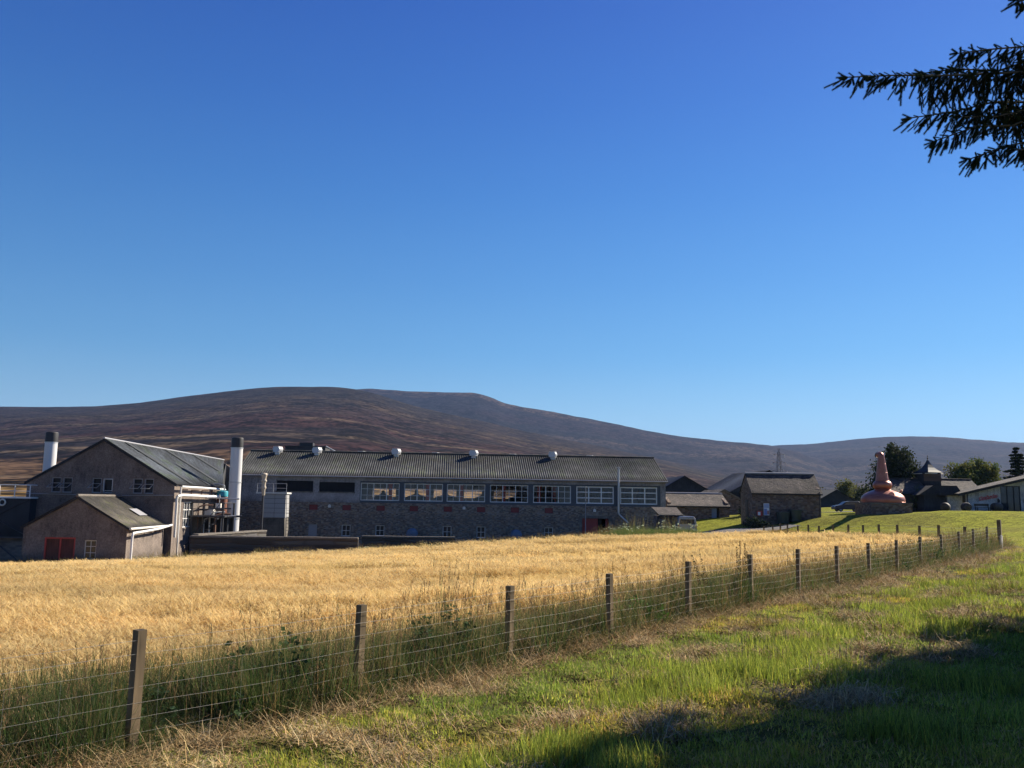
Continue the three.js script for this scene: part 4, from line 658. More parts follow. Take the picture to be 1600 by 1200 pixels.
// ---------------------------------------------------------------- ripe barley
{
  const STRAW = [.73, .56, .235], EAR = [.78, .61, .29], DULL = [.5, .325, .13];
  const clump = (n, rad, w) => { const t = new Tuft(); for (let i = 0; i < n; i++) {
    const a = rr(0, TAU), r = rad * Math.sqrt(rnd()), az = rr(0, TAU), len = rr(.54, .74), c = rnd() < .22 ? vary(DULL) : vary(STRAW, .18);
    const [x, y, z, e] = t.blade(r * Math.cos(a), -.02, r * Math.sin(a), az, len, rr(0, .22), rr(.1, .5), w, c, 3, w * .7);
    const hc = rnd() < .15 ? vary(DULL) : vary(EAR, .15), nod = Math.min(2.4, e + rr(.2, 1.1)), [hx, hy, hz, he] = t.blade(x, y, z, az, .085, nod, .35, w * 2.6, hc, 2, w * 1.5);
    t.blade(hx, hy, hz, az, rr(.09, .15), he - .1, .1, w * 1.5, hc, 1); t.blade(hx, hy, hz, az + rr(-.6, .6), rr(.08, .13), he, .1, w * 1.1, hc, 1);
    if (rnd() < .45) t.blade(r * Math.cos(a), len * rr(.2, .6), r * Math.sin(a), rr(0, TAU), rr(.12, .22), rr(.6, 1.2), rr(.6, 1.4), w * 1.6, vary(rnd() < .5 ? DULL : STRAW), 2);
  } return t.geo(); };
  const kinds = [clump(140, .5, .0058), clump(140, .5, .0058), clump(105, .55, .011)], sets = [new Many(), new Many(), new Many()];
  for (let i = 0; i < 13000; i++) {
    const r = Math.pow(lerp(Math.pow(7, .8), Math.pow(97, .8), rnd()), 1 / .8), az = rr(-.72, .5), x = r * Math.sin(az), z = -r * Math.cos(az);
    const s = fenceSide(x, z); if (!inField(x, z) || s < 1.1 + .9 * fbm(x * .7, z * .7, 2)) continue;
    const band = fbm(x * .035 + 4, z * .28 + x * .03, 4), pit = fbm(x * .3 + 60, z * .3, 3), lodged = smooth(.63, .74, pit);
    const hgt = (.86 + .5 * (band - .5) + .35 * (pit - .5)) * (1 - .35 * lodged) * rr(.92, 1.08) * (s < 2 ? .9 : 1);
    const off = (backLine(x) - z) * -.887, rut = [11, 12.9, 31, 32.9].some((q) => Math.abs(off - q - .5 * Math.sin(x * .13)) < .22); let hol = 0; for (const [hx, hz, hr] of [[1.1, -26.5, 1.5], [5.6, -45, 2], [14.5, -47, 1.8], [-9, -34, 2.2], [17, -60, 2.4], [-3, -20, 1.2], [9.5, -62, 2.2]]) hol = Math.max(hol, Math.exp(-(((x - hx) / (hr * 1.7)) ** 2) - ((z - hz) / hr) ** 2)); if (rut && rnd() < .85) continue;
    const big = r > 34 ? 2 : rnd() < .5 ? 0 : 1, sx = big === 2 ? 1 + (r - 34) / 90 : 1, tone = .96 + .5 * (fbm(x * .12 + 9, z * .4, 3) - .5) - .1 * lodged;
    const lean = .08 + .4 * lodged + .15 * fbm(x * .15, z * .15 + 30, 2);
    sets[big].add(x, H(x, z), z, rr(0, TAU), sx, hgt * (1 - .5 * hol), lean * -.3 - .5 * hol + rr(-.05, .05), -lean * .6 + rr(-.06, .06), [tone, tone * .985, tone * .96]);
  }
  const bm = leafMat([1, 1, 1], { transmission: .5 });
  sets.forEach((s, k) => s.make('barley', kinds[k], bm, ['ripe golden barley standing in the near part of the field', 'golden barley mixed through the near part of the field', 'golden barley filling the far part of the field up to the works'][k], 'barley'));
}
// ---------------------------------------------------------------- the mown verge
{
  const G1 = [.29, .35, .05], G2 = [.47, .47, .09], G3 = [.16, .2, .045], HAY = [.44, .33, .165], BRN = [.2, .145, .07];
  const tuft = (n, rad, l0, l1, w, cols, lean0, lean1) => { const t = new Tuft(); for (let i = 0; i < n; i++) { const a = rr(0, TAU), r = rad * Math.sqrt(rnd()); t.blade(r * Math.cos(a), -.015, r * Math.sin(a), rr(0, TAU), rr(l0, l1), rr(lean0, lean1), rr(.2, 1.1), w, vary(cols[Math.floor(rnd() * cols.length)], .3), 2); } return t.geo(); };
  const hay = (n, rad) => { const t = new Tuft(); for (let i = 0; i < n; i++) { const a = rr(0, TAU), r = rad * Math.sqrt(rnd()); t.blade(r * Math.cos(a), rr(.0, .06), r * Math.sin(a), rr(0, TAU), rr(.05, .15), rr(.9, 1.75), rr(-.8, .9), .006, vary(rnd() < .35 ? BRN : HAY, .4), 2, .003); } return t.geo(); };
  const short_ = new Many(), lush = new Many(), dead = new Many();
  for (let i = 0; i < 16000; i++) {
    const r = Math.pow(lerp(Math.pow(4.5, .85), Math.pow(68, .85), rnd()), 1 / .85), az = rr(-.68, .70), x = r * Math.sin(az), z = -r * Math.cos(az), s = fenceSide(x, z); if (s > .35 || (x > 23.6 && z < -43.5 && rnd() < .4)) continue;
    const k = 1 + r / 40, y = H(x, z), n = fbm(x * 1.5 + 50, z * 1.5, 3), m = fbm(x * .6 + 7, z * .6 + 80, 3) + .2 * Math.exp(-(((s + 3.8 - .8 * Math.sin(x * .7)) / .8) ** 2)) - .06, nearFence = smooth(-2.6, -.2, s), lawn = r > 46, tone = rr(.8, 1.2), hue = fbm(x * .5, z * .5 + 11, 3);
    if (!lawn && s > -5.5 && n + .07 * nearFence > .625) dead.add(x, y, z, rr(0, TAU), k * rr(.7, 1.1), k * rr(.6, 1.4), rr(-.15, .15), rr(-.15, .15), [tone, tone * rr(.92, 1.02), tone]);
    if (!lawn && s < -1.5 && m > .63 && n < .6) lush.add(x, y, z, rr(0, TAU), k * rr(.75, 1.1), (1 + r / 60) * rr(.6, 1.2) * (.45 + .75 * smooth(.52, .66, m)), rr(-.12, .12), rr(-.12, .12), [tone, tone, tone * .95]);
    else short_.add(x, y, z, rr(0, TAU), k * rr(.85, 1.2), (lawn ? .6 : 1) * (1 + r / 60) * rr(.55, 1.35), rr(-.15, .15), rr(-.15, .15), hue < .42 ? [tone * .75, tone * .88, tone * .8] : hue < .57 ? [tone * 1.12, tone * 1.08, tone] : [tone * 1.25, tone * 1.03, tone * .9]);
  }
  const gm = leafMat([1, 1, 1], { transmission: .5 });
  short_.make('mown_grass', tuft(170, .27, .02, .08, .009, [G1, G1, G1, G3, G2, G2, G2, HAY], .1, 1.0), gm, 'short mown grass on the verge right of the fence', 'grass');
  lush.make('long_grass', tuft(120, .26, .06, .2, .009, [G1, G1, G2, G3], .05, .6), gm, 'longer lush green grass in clumps across the verge', 'grass');
  dead.make('grass_clippings', hay(170, .26), leafMat([1, 1, 1], { transmission: 0 }), 'brown dry grass clippings lying on the verge', 'clippings');
}
// ---------------------------------------------------------------- rough growth under the fence and along the back of the field
{
  const DG = [.085, .135, .04], OL = [.19, .2, .07], DRY = [.34, .245, .125], SEED = [.2, .13, .07];
  const green = (n, l0, l1, w, cols, rad = .2) => { const t = new Tuft(); for (let i = 0; i < n; i++) { const a = rr(0, TAU), r = rad * Math.sqrt(rnd()); t.blade(r * Math.cos(a), -.03, r * Math.sin(a), a + rr(-.8, .8), rr(l0, l1), rr(.0, .5), rr(.1, 1.8), w, vary(cols[Math.floor(rnd() * cols.length)], .35), 3); } return t.geo(); };
  const stalks = (n, l0, l1) => { const t = new Tuft(); for (let i = 0; i < n; i++) { const a = rr(0, TAU), r = .2 * Math.sqrt(rnd()), c = vary(rnd() < .5 ? DRY : OL, .3), [x, y, z, e] = t.blade(r * Math.cos(a), -.03, r * Math.sin(a), rr(0, TAU), rr(l0, l1), rr(0, .3), rr(0, .5), .005, c, 3, .0035); for (let k = 0; k < 7; k++) t.blade(x + rr(-.012, .012), y - k * .018, z + rr(-.012, .012), rr(0, TAU), rr(.02, .05), rr(.1, .8), .3, .009, vary(SEED), 1); } return t.geo(); };
  const tangle = (n) => { const t = new Tuft(); for (let i = 0; i < n; i++) t.blade(rr(-.25, .25), rr(0, .22), rr(-.25, .25), rr(0, TAU), rr(.15, .5), rr(.5, 1.7), rr(-.8, .9), .0055, vary(DRY, .4), 3, .003); return t.geo(); };
  const A = new Many(), B = new Many(), C = new Many(), D = new Many();
  const clumpsAt = [[-5, .8], [-2.2, .75], [1.5, .7], [2.2, 1.15], [3.4, .9], [4.9, 1.1], [6.7, .75], [8.7, .8], [9.6, .75], [12.6, .9], [14, .95], [15.2, .8], [18, .7], [19.9, .75], [22, .7], [25, .85], [26.4, .8], [28.5, .75], [31.5, 1.05], [34.5, .85], [36, .8], [40, .9], [42, .9]];
  for (let i = 0; i < 4000; i++) {
    const s = -7.5 + 54 * Math.pow(rnd(), 1.2), o = rr(-.4, 1.75), x = P0[0] + FD[0] * s + FN[0] * o, z = P0[1] + FD[1] * s + FN[1] * o, y = H(x, z), k = 1 + Math.max(0, s) / 90, n = fbm(x * .8, z * .8 + 33, 3);
    let big = .28 + .4 * n; for (const [c, h] of clumpsAt) big = Math.max(big, 1.1 * h * Math.exp(-(((s - c) / .75) ** 2)) * (1 - .3 * Math.abs(o - .55)));
    const edge = smooth(-.35, .25, o) * (1 - .3 * smooth(1.1, 1.8, o)), t = rr(.75, 1.3), q = rnd();
    if (q < .62 && o > -.15) A.add(x, y, z, rr(0, TAU), k * rr(.75, 1.1), 1.8 * big * edge * rr(.65, 1.2), rr(-.15, .15), rr(-.15, .15), [t, t, t]);
    else if (q < .78 && o > -.2) B.add(x, y, z, rr(0, TAU), k, (.35 + 1.0 * big) * edge * rr(.75, 1.1), rr(-.12, .12), rr(-.12, .12), [t, t, t]);
    else if (o < .5) C.add(x, y, z, rr(0, TAU), k * rr(.8, 1.2), rr(.5, 1.1) * (.5 + edge * .7), 0, 0, [t, t * .97, t * .95]);
  }
  for (let i = 0; i < 1500; i++) {                      // the thick of it, nearest the view
    const s = rr(-7, 16), o = rr(.0, 1.5), x = P0[0] + FD[0] * s + FN[0] * o, z = P0[1] + FD[1] * s + FN[1] * o, n = fbm(x * .9 + 5, z * .9, 3); if (n < .4) continue;
    const t = rr(.5, .95); A.add(x, H(x, z), z, rr(0, TAU), rr(.8, 1.1), (.45 + 1.1 * smooth(.4, .7, n)) * smooth(-.1, .35, o) * rr(.7, 1.15), rr(-.2, .2), rr(-.2, .2), [t * .85, t, t * .9]);
  }
  // along the back of the barley, high at the right end
  for (let i = 0; i < 3600; i++) {
    const x = rr(-48, 19.2), o = rr(-.3, 2.6), z = backLine(x) - o, y = H(x, z), right = smooth(6, 11, x), n = fbm(x * .5, 8 + o, 3), h = (.62 + .6 * right + .5 * (n - .5)) * rr(.7, 1.2), t = rr(.8, 1.4);
    if (n < .36 && right < .5) continue;
    (rnd() < .5 + .42 * right ? A : rnd() < .8 ? B : D).add(x, y, z, rr(0, TAU), 1.6, h * (1.3 + .4 * right) * (x > 17.5 ? .7 : 1), rr(-.15, .15), rr(-.15, .15), [t * (1.15 - .1 * right), t * 1.2, t]);
  }
  // rough grass along the second fence
  for (let i = 0; i < 1500; i++) { const z = rr(-84, -43), x = 23.3 + rr(-1.2, .7), t = rr(.9, 1.5); (rnd() < .45 ? A : B).add(x, H(x, z), z, rr(0, TAU), 1.5, rr(.35, .7), rr(-.15, .15), rr(-.15, .15), [t * 1.5, t * 1.4, t]); }
  const gm = leafMat([1, 1, 1], { transmission: .4 });
  A.make('rank_grass', green(80, .3, .72, .010, [DG, DG, DG, OL, DRY], .3), gm, 'dark rank grass growing through the wire fence and round the barley', 'grass');
  B.make('seeding_grass', stalks(20, .65, 1.1), gm, 'tall thin seeding grass stalks along the fence', 'grass');
  C.make('dead_grass', tangle(60), leafMat([1, 1, 1], { transmission: 0 }), 'tangled dead brown grass at the foot of the fence', 'grass');
  const fl = new Tuft(); for (let i = 0; i < 5; i++) { const a = rr(0, TAU), [x, y, z] = fl.blade(rr(-.1, .1), 0, rr(-.1, .1), a, rr(.55, .8), rr(0, .25), .2, .008, vary(OL), 2, .006); for (let k = 0; k < 9; k++) fl.leaf(x + rr(-.05, .05), y + rr(-.01, .02), z + rr(-.05, .05), .04, vary([.62, .6, .5], .15), .2); for (let k = 0; k < 5; k++) fl.leaf(x * .5 + rr(-.08, .08), y * rr(.2, .7), z * .5 + rr(-.08, .08), .12, vary(DG)); }
  D.make('white_wildflowers', fl.geo(), gm, 'white flowering weeds along the far edge of the barley', 'wildflowers');
}
// docks by the fifth post
for (const [s, o, h, l] of [[12.85, .35, 1.3, 'tall brown dock leaning left beside the fifth fence post'], [14.2, .3, 1.5, 'tall upright dock just right of the fifth fence post'], [15.0, .45, 1.15, 'shorter dock between the fifth and sixth fence posts']]) {
  const x = P0[0] + FD[0] * s + FN[0] * o, z = P0[1] + FD[1] * s + FN[1] * o, t = thing('dock_plant', l, 'weed', [x, H(x, z), z], 0, 'docks in the fence line'), st = new Tuft(), lf = new Tuft(), sd = new Tuft(), lean = l.includes('leaning') ? .3 : .06;
  for (let k = 0; k < 5; k++) { const az = l.includes('leaning') ? Math.PI + rr(-.5, .5) : rr(0, TAU), hh = h * rr(.6, 1), ln = lean * rr(.5, 1.2); const bx0 = rr(-.1, .1), bz0 = rr(-.1, .1); st.blade(bx0, 0, bz0, az, hh, ln, .1, .014, vary([.13, .09, .045]), 4, .006);
    for (let j = 0; j < 90; j++) { const q = rr(.45, 1) * hh; sd.leaf(bx0 + Math.cos(az) * Math.sin(ln) * q + rr(-.05, .05) * (1.25 - q / hh), q * Math.cos(ln), bz0 + Math.sin(az) * Math.sin(ln) * q + rr(-.05, .05) * (1.25 - q / hh), .035, vary([.10, .085, .04], .4)); }
    for (let j = 0; j < 9; j++) lf.blade(bx0, hh * rr(.05, .5), bz0, rr(0, TAU), rr(.15, .32), rr(.5, 1.1), rr(.3, 1), .05, vary([.08, .12, .03], .3), 3); }
  const gm = leafMat([1, 1, 1], { transmission: .35 }); part(t, 'stem', st.geo(), gm); part(t, 'leaf', lf.geo(), gm); part(t, 'seed_head', sd.geo(), gm);
}
// leafy nettle clumps in the fence line
for (const [q, o, h, w, l] of [[2.0, .55, .98, .5, 'dark leafy nettle clump left of the second fence post'], [4.75, .5, .92, .45, 'dark leafy nettle clump left of the third fence post'], [-1.7, .7, .6, .6, 'low dark nettle clump left of the nearest fence post'], [1.0, .6, .62, .6, 'low dark nettle clump between the first two fence posts'], [7.2, .4, .5, .45, 'low nettle clump right of the third fence post'], [9.9, .5, .62, .55, 'bright green nettle clump right of the fourth fence post'], [21.3, .5, .6, .7, 'dark nettle clump beside the eighth fence post'], [26.5, .6, .8, .8, 'dark bushy nettle clump beyond the tenth fence post'], [31.6, .7, 1.0, .9, 'tallest dark nettle clump far along the fence'], [36.2, .6, .9, .9, 'dark nettle clump two posts before the corner post']]) {
  const x = P0[0] + FD[0] * q + FN[0] * o, z = P0[1] + FD[1] * q + FN[1] * o, t = thing('nettle_clump', l, 'weed', [x, H(x, z) - .03, z], 0, 'nettles in the fence line'), lf = new Tuft(), st = new Tuft(), base = l.includes('bright') ? [.10, .19, .04] : [.055, .095, .035];
  for (let k = 0; k < 26; k++) {
    const a = rr(0, TAU), r = w * Math.sqrt(rnd()), hh = h * (1 - .45 * (r / w) ** 2) * rr(.75, 1.08), bx0 = r * Math.cos(a), bz0 = r * Math.sin(a), az = a + rr(-.5, .5), ln = rr(0, .25); st.blade(bx0, 0, bz0, az, hh, ln, .15, .008, vary([.09, .1, .04]), 3, .004);
    for (let j = 0; j < 26; j++) { const v = rr(.2, 1) * hh; lf.leaf(bx0 + Math.cos(az) * Math.sin(ln) * v + rr(-.07, .07), v * Math.cos(ln), bz0 + Math.sin(az) * Math.sin(ln) * v + rr(-.07, .07), rr(.05, .1), vary(base, .35), .5); }
  }
  part(t, 'stems', st.geo(), leafMat([1, 1, 1], { transmission: .2 })); part(t, 'leaves', lf.geo(), leafMat([1, 1, 1], { transmission: .35 }));
}
// ---------------------------------------------------------------- fences
const wireM = new THREE.MeshStandardMaterial({ color: new THREE.Color().setRGB(.3, .285, .26), metalness: .2, roughness: .55 });
function fencePost(parent, x, z, h, turn, lean, w = .085, name = 'post') {
  const y = H(x, z), g = new THREE.BoxGeometry(w, h + .3, w, 1, 8, 1), p = g.attributes.position; for (let i = 0; i < p.count; i++) { const k = p.getY(i); p.setX(i, p.getX(i) * (1 + .05 * (noise(k * 3 + x, 1) - .5))); p.setZ(i, p.getZ(i) * (1 + .05 * (noise(k * 3 + x, 5) - .5))); }
  g.translate(0, (h + .3) / 2 - .3, 0); g.computeVertexNormals(); const o = part(parent, name, uvm(g), M.wood); o.position.set(x - parent.position.x, y - parent.position.y, z - parent.position.z); o.rotation.set(lean[0], turn, lean[1]); return [x, y, z];
}
{
  const t = thing('near_wire_fence', 'post and wire stock fence running from the foreground to the corner post', 'fence', [P0[0], H(...P0), P0[1]]);
  const turn = Math.atan2(.7916, .611), S = [-5.5, -2.75, 0, 2.71, 5.53, 8.23, 11.05, 14.03, 16.9, 19.85, 22.75, 25.76, 28.85, 32.1, 35.2, 38.1, 41.3, 44.55], tops = [];
  S.forEach((s, k) => { const x = P0[0] + FD[0] * s, z = P0[1] + FD[1] * s, last = k === S.length - 1, h = last ? 1.4 : 1.13 + .06 * (hash(k, 2) - .5); fencePost(t, x, z, h, turn + .12 * (hash(k, 8) - .5), [.05 * (hash(k, 3) - .5), .05 * (hash(k, 5) - .5)], last ? .17 : .088); tops.push([x, H(x, z), z]); });
  const o = t.position;
  const rel = (q, h, side) => [q[0] - o.x + FN[0] * side, q[1] - o.y + h, q[2] - o.z + FN[1] * side];
  const hs = [.12, .24, .37, .50, .64, .79, .93, 1.05];
  hs.forEach((h, j) => { const pts = []; for (let k = 0; k < tops.length; k++) { pts.push(rel(tops[k], h, -.052)); if (k < tops.length - 1) { const m = tops[k].map((v, q) => (v + tops[k + 1][q]) / 2); pts.push(rel(m, h - .012 - .02 * hash(k, j), -.052 + .02 * (hash(j, k) - .5))); } } part(t, 'wire', [new THREE.TubeGeometry(new THREE.CatmullRomCurve3(pts.map((p) => V3(...p))), 140, j > 5 ? .0016 : .0012, 5)], wireM); });
  const stays = []; for (let s = -5.2; s < 44; s += .45) { const x = P0[0] + FD[0] * s, z = P0[1] + FD[1] * s; const a = rel([x, lerpY(tops, s, S), z], .1, -.052), b = rel([x, lerpY(tops, s, S), z], .78, -.052); stays.push(bar(a, b, .001, 4)); }
  const sm = part(t, 'stay_wire', stays, wireM); sm.userData.kind = 'stuff';
  const c = tops[tops.length - 1], st = tops[tops.length - 2]; part(t, 'strut', [bar([c[0] - o.x - .15, c[1] - o.y + .62, c[2] - o.z + .4], [c[0] - o.x - 1.0, c[1] - o.y - .1, c[2] - o.z + 1.9], .075, 10)], mat([.5, .46, .4], .9, { map: rep(woodTex, .5) }), 'pale weathered strut propping the corner post');
}
function lerpY(tops, s, S) { let k = 0; while (k < S.length - 2 && S[k + 1] < s) k++; return lerp(tops[k][1], tops[k + 1][1], clamp((s - S[k]) / (S[k + 1] - S[k]))); }
{
  const t = thing('lawn_fence', 'low post and wire fence between the barley and the lawn bank', 'fence', [23.4, H(23.4, -48), -48]), px = [1194, 1209, 1220, 1232.5, 1249, 1267, 1285, 1307.5, 1331, 1357, 1382, 1413, 1447.6, 1480, 1523], tops = [];
  px.map((p) => 43.5 * 783 / (p - 780)).forEach((D, k) => { const x = 23.35 + .1 * (hash(k, 1) - .5); fencePost(t, x, -D, 1.08 + .1 * (hash(k, 6) - .5), .1 * hash(k, 4), [.06 * (hash(k, 3) - .5), .06 * (hash(k, 9) - .5)], .11); tops.push([x, H(x, -D), -D]); });
  const o = t.position; [.25, .5, .75, 1.0].forEach((h) => part(t, 'wire', [new THREE.TubeGeometry(new THREE.CatmullRomCurve3([...tops, [23.84, H(23.84, -43.6), -43.6]].map((q) => V3(q[0] - o.x + .06, q[1] - o.y + h, q[2] - o.z))), 90, .006, 5)], wireM));
}
// ---------------------------------------------------------------- trees
function tree(label, x, z, top, blobs, n, leaf, cols, o = {}) {    // blobs: [dx, height share, dz, rx, ry, rz] round the base, heights in metres
  const y = H(x, z), t = thing(o.name ?? 'broadleaf_tree', label, o.cat ?? 'tree', [x, y - .1, z], 0, o.group), h = top - y, tr = [bar([0, 0, 0], [.1, h * .5, 0], o.trunk ?? .22, 8, (o.trunk ?? .22) * .6), bar([.1, h * .5, 0], [0, h * .85, 0], (o.trunk ?? .22) * .6, 7, .04)];
  blobs.forEach((b) => tr.push(bar([0, Math.max(.4, b[1] * .45), 0], [b[0] * .8, b[1], b[2] * .8], .09, 5, .03)));
  part(t, 'trunk', tr, mat([.10, .08, .06], .95));
  const tf = new Tuft(), vol = blobs.map((b) => b[3] * b[4] * b[5]), tot = vol.reduce((a, b) => a + b);
  blobs.forEach((b, k) => { const m = Math.round(n * vol[k] / tot), clumps = Array.from({ length: Math.max(5, Math.round(m / 45)) }, () => { const d = V3(rr(-1, 1), rr(-1, 1), rr(-1, 1)).normalize(), r = Math.pow(rnd(), .6); return [b[0] + d.x * r * b[3], b[1] + d.y * r * b[4], b[2] + d.z * r * b[5], rr(.24, .42), vary(cols[Math.floor(rnd() * cols.length)], .25)]; });
    for (let i = 0; i < m; i++) { const c = clumps[Math.floor(rnd() * clumps.length)], s = c[3] * Math.cbrt(b[3] * b[4] * b[5]) * 1.1; const g = () => (rnd() + rnd() + rnd() - 1.5) * 1.3; tf.leaf(c[0] + g() * s, c[1] + g() * s, c[2] + g() * s, leaf * rr(.6, 1.3), vary(c[4], .2)); } });
  part(t, 'crown', tf.geo(), leafMat([1, 1, 1], { transmission: .35 })); return t;
}
function conifer(label, x, z, top, r, n, leaf, cols, o = {}) {
  const y = H(x, z), t = thing(o.name ?? 'conifer_tree', label, 'tree', [x, y - .1, z], 0, o.group), h = top - y, tf = new Tuft(), br = [bar([0, 0, 0], [0, h * .96, 0], o.trunk ?? .2, 8, .03)], tiers = Math.round(h * 2.2);
  for (let k = 0; k < tiers; k++) { const q = (o.from ?? .08) + (1 - (o.from ?? .08)) * k / tiers, L = r * Math.pow(1 - q, .75) * rr(.75, 1.12) + .15, nb = 5 + Math.floor(rnd() * 3); for (let j = 0; j < nb; j++) { const a = rr(0, TAU), l = L * rr(.65, 1.15), drop = .25 + .3 * (1 - q), e = [Math.cos(a) * l, q * h - drop * l * .5, Math.sin(a) * l]; br.push(bar([0, q * h, 0], e, .03, 4, .01)); const m = Math.round(n / tiers / nb * (.4 + 1.2 * (1 - q))), c = vary(cols[Math.floor(rnd() * cols.length)], .25); for (let i = 0; i < m; i++) { const u = Math.pow(rnd(), .6), w = .28 * l * (1 - u * .5); tf.leaf(e[0] * u + rr(-w, w), lerp(q * h, e[1], u) - rnd() * .35 * (1 - u) * l * .6 + rr(-.08, .08), e[2] * u + rr(-w, w), leaf * rr(.6, 1.3), vary(c, .2)); } } }
  part(t, 'trunk', br, mat([.09, .07, .055], .95)); part(t, 'crown', tf.geo(), leafMat([1, 1, 1], { transmission: .2 })); return t;
}
const DARK = [[.022, .036, .018], [.03, .045, .022], [.038, .05, .024]], MID = [[.09, .12, .03], [.12, .14, .035], [.075, .1, .03]], YEL = [[.16, .16, .045], [.13, .14, .04]];
tree('big dark evergreen tree right behind the copper still', 46.6, -108, 9.7, [[-.8, 2.2, 0, 2.7, 2.0, 2.0], [1.2, 3.0, 0, 2.5, 2.4, 2.2], [-.4, 4.6, .2, 2.2, 1.7, 1.9], [.5, 6.2, 0, 1.9, 1.5, 1.6], [1.9, 4.8, 0, 1.4, 1.5, 1.5], [.1, 7.6, 0, 1.0, .8, 1.0]], 20000, .32, DARK, { name: 'evergreen_tree', trunk: .35 });
tree('paler leafy shrub at the right foot of the dark evergreen', 48.2, -103.5, 4.2, [[-.4, 1.2, 0, 1.5, 1.2, 1.2], [.7, .8, 0, 1.3, .8, 1.0], [-.5, 2.3, 0, .9, .8, .8]], 3000, .22, [[.06, .085, .035], [.085, .11, .045]], { name: 'leafy_shrub', cat: 'shrub', trunk: .1 });
tree('dark shrub at the corner of the stone barn', 25.2, -92.6, 1.3, [[0, .6, 0, 1.0, .7, .8], [1.0, .5, .2, .8, .5, .6]], 1500, .16, DARK, { name: 'dark_shrub', cat: 'shrub', trunk: .06 });
tree('dark hedge-like bush between cottage and barn', 29.2, -108, 3.4, [[0, 1.4, 0, 1.2, 1.7, 1], [-.6, 1.0, 0, 1, 1.2, .8]], 1800, .22, DARK, { name: 'dark_shrub', cat: 'shrub', trunk: .09 });
tree('yellow green rounded tree beside the pagoda, left of the pair', 66.9, -131, 9.2, [[0, 4.4, 0, 2.2, 2.4, 1.8], [-.8, 5.8, 0, 1.5, 1.4, 1.3], [.9, 3.6, .5, 1.6, 1.8, 1.4], [.4, 6.6, 0, 1.0, .9, 1]], 5000, .34, [...MID, ...YEL]);
tree('yellow green rounded tree right of the pagoda, right of the pair', 70.2, -132, 9.5, [[0, 4.6, 0, 2.4, 2.4, 1.8], [-.6, 6.2, 0, 1.6, 1.4, 1.3], [.9, 6.0, .5, 1.5, 1.5, 1.4]], 5000, .34, [...MID, ...YEL]);
tree('small yellow tree peeping between evergreen and pagoda', 57.6, -126, 6.4, [[0, 3, 0, 1.6, 1.6, 1.4], [-.9, 2.6, 0, 1.2, 1.1, 1]], 2200, .3, YEL, { trunk: .14 });
conifer('small dark conifer left of the pagoda', 60.3, -126, 6.9, 2.0, 6000, .3, DARK);
conifer('tall dark conifer at the right edge above the brown roof', 70.9, -124, 10.8, 2.9, 15000, .36, DARK);
conifer('dark conifer filling in between the yellow trees and the right edge', 69.2, -134.5, 7.8, 2.6, 8000, .34, DARK);
conifer('dark conifer cut by the right edge of the view', 74.5, -126, 9.0, 2.8, 9000, .34, DARK);
tree('yellowish birch left of the still among the distant trees', 71.5, -190, 7.0, [[0, 3.2, 0, 1.9, 2.0, 1.6], [.5, 4.4, 0, 1.0, 1.0, 1]], 2200, .4, YEL);
tree('grey green tree next to the distant dark shed', 66.5, -197, 6.0, [[0, 2.6, 0, 2.8, 1.8, 2], [1.8, 2.2, 0, 1.8, 1.4, 1.4]], 2200, .42, [[.07, .09, .045], [.09, .1, .05]]);
tree('grey green tree behind the copper still among distant trees', 76, -192, 6.2, [[0, 2.8, 0, 2.6, 1.9, 2], [2.2, 2.2, 0, 1.8, 1.4, 1.4]], 2200, .42, [[.07, .09, .045], [.1, .11, .05]]);
// three spruces outside the view on the right whose shade lies over the verge
conifer('broad spruce out of view on the right, the middle one of three', 13.6, -15.6, 13.5, 3.3, 9000, .36, DARK, { name: 'shade_spruce', group: 'spruces along the right of the verge', trunk: .3 });
conifer('spruce out of view on the right, the farthest of three', 18.6, -19.6, 13.5, 3.6, 15000, .36, DARK, { name: 'shade_spruce', group: 'spruces along the right of the verge', trunk: .3 });
conifer('spruce out of view on the right, the nearest of three', 11.6, -11.4, 13, 2.9, 11000, .36, DARK, { name: 'shade_spruce', group: 'spruces along the right of the verge', trunk: .3 });
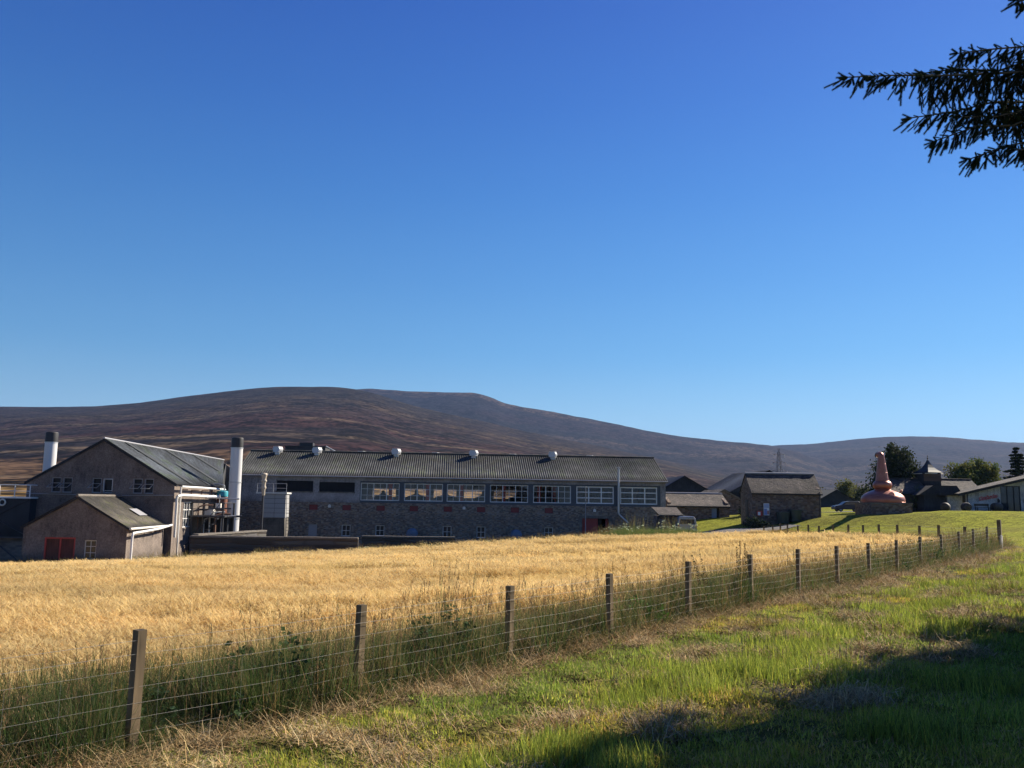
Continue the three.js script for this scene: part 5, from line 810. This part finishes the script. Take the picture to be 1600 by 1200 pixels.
// ---------------------------------------------------------------- the near spruce that reaches into the top right corner
{
  const X = 9.2, Z = -9.2, y0 = H(X, Z), t = thing('near_spruce', 'dark spruce whose drooping branch hangs into the top right corner', 'tree', [X, y0 - .1, Z]), wood = mat([.085, .065, .05], .95), O = V3(X, y0 - .1, Z);
  part(t, 'trunk', [cyl(.32, .05, 15, 12)], wood);
  const sp = new Tuft(); for (let i = 0; i < 110; i++) { const u = i / 110, a = i * 2.4, l = .024, d = V3(Math.cos(a), .75, Math.sin(a)).normalize(), w = V3(-Math.sin(a), 0, Math.cos(a)).multiplyScalar(.0032), b = V3(0, u * .11, 0), e = b.clone().addScaledVector(d, l), c = vary([.026, .04, .024], .35); sp.tri(b.clone().add(w).toArray(), b.clone().sub(w).toArray(), e.toArray(), c); } sp.blade(0, 0, 0, 0, .11, 0, 0, .008, [.05, .04, .025], 1, .005); sp.blade(0, 0, 0, 1.57, .11, 0, 0, .008, [.05, .04, .025], 1, .005);
  const ms = [], br = [], up = V3(0, 1, 0), add = (p, d, s) => { qt.setFromUnitVectors(up, d.clone().normalize()); ms.push(new THREE.Matrix4().compose(p, qt, V3(s, s, s))); };
  const sprigs = (a, b, s, gap) => { const d = b.clone().sub(a), L = d.length(), n = Math.max(1, Math.round(L / gap)); d.normalize(); for (let k = 0; k < n; k++) { const p = a.clone().addScaledVector(d, L * k / n), side = V3(rr(-1, 1), rr(-.9, .3), rr(-1, 1)); add(p, d.clone().addScaledVector(side, rr(.1, .8)), s * rr(.75, 1.15)); } add(b, d, s); };
  function branch(A, tip, fine, droop, hang) {
    const mid = A.clone().lerp(tip, .5); mid.y -= droop; const q0 = new THREE.QuadraticBezierCurve3(A, mid, tip), L = q0.getLength(), pts = []; for (let k = 0; k <= 12; k++) { const p = q0.getPoint(k / 12); if (fine && k > 2 && k < 12) p.add(V3(0, rr(-.05, .05), rr(-.07, .07))); pts.push(p); } const cv = new THREE.CatmullRomCurve3(pts);
    for (let k = 0; k < 12; k++) br.push(bar(pts[k].toArray(), pts[k + 1].toArray(), lerp(.03, .006, k / 12), 5, lerp(.03, .006, (k + 1) / 12)));
    const step = fine ? .06 : .3; for (let q = fine ? .3 : .2; q < 1; q += step / L * rr(.7, 1.3)) {
      const p = cv.getPoint(q), T = cv.getTangent(q), lat = V3(-T.z, 0, T.x).normalize();
      for (const sd of [1, -1]) { if (rnd() < (fine ? .16 : .15)) continue; const l = (fine ? .1 + hang * (1 - q) * rr(.4, 1.25) : .8 * (1 - q) + .2), dir = T.clone().multiplyScalar(rr(.3, .8)).addScaledVector(lat, sd * rr(.15, .6)).add(V3(0, fine ? -rr(.1, 1.2) : -.3, 0)).normalize(), e = p.clone().addScaledVector(dir, l); br.push(bar(p.toArray(), e.toArray(), fine ? .004 : .012, 4, .003)); sprigs(p, e, fine ? rr(.8, 1.1) : 2.4, fine ? .06 : .24);
        if (fine && l > .16) for (let m = 0; m < 2; m++) { const b0 = p.clone().lerp(e, rr(.2, .95)), e2 = b0.clone().add(V3(rr(-.06, .04), -rr(.06, .2) * (.6 + hang), rr(-.07, .07))); br.push(bar(b0.toArray(), e2.toArray(), .0025, 3, .002)); sprigs(b0, e2, rr(.75, 1.0), .07); } }
      add(p, T.clone().add(V3(rr(-.6, .6), rr(.1, .9), rr(-.6, .6))), fine ? rr(.5, .9) : 2);
    }
    for (let k = 0; k < 3; k++) add(tip, cv.getTangent(1).add(V3(0, (k - 1) * .4, (k - 1) * .3)), fine ? .9 : 2);
  }
  const rel = (x, y, z) => V3(x, y, z).sub(O);
  const root = (h) => V3(0, h - O.y, 0);
  branch(root(6.7), rel(3.16, 5.79, -8), true, -.02, .62);
  branch(root(7.2), rel(4.35, 6.16, -8.2), true, .0, .5);
  branch(root(7.0), rel(4.05, 6.02, -8.35), true, .0, .45);
  branch(root(6.5), rel(4.02, 5.2, -8.1), true, -.25, .4);
  branch(root(6.2), rel(4.28, 4.98, -8.0), true, -.3, .4);
  branch(root(6.1), rel(4.68, 5.04, -7.9), true, -.25, .35);
  branch(root(6.8), rel(4.0, 5.62, -8.5), true, -.05, .6);
  branch(root(6.6), rel(4.35, 5.5, -8.2), true, -.1, .5);
  branch(root(7.6), rel(4.78, 6.55, -7.9), true, .05, .14);
  for (let h = 1.2; h < 14.6; h += .34) for (let k = 0; k < 5; k++) { const a = rr(0, TAU), l = Math.min(3.0, .4 + (15 - h) * .3) * rr(.75, 1.1) * (Math.cos(a) < .2 ? .72 : 1), e = V3(Math.cos(a) * l, h - .25 * l, Math.sin(a) * l); branch(V3(0, h, 0), e, false, .1, 0); }
  part(t, 'branch', br, wood); const many = shade(new THREE.InstancedMesh(sp.geo(), leafMat([1, 1, 1], { transmission: .15 }), ms.length)); ms.forEach((m, i) => many.setMatrixAt(i, m)); many.name = 'needles'; many.userData.kind = 'stuff'; t.add(many);
  console.log('sprigs', ms.length);
}
renderer.render(scene, camera);
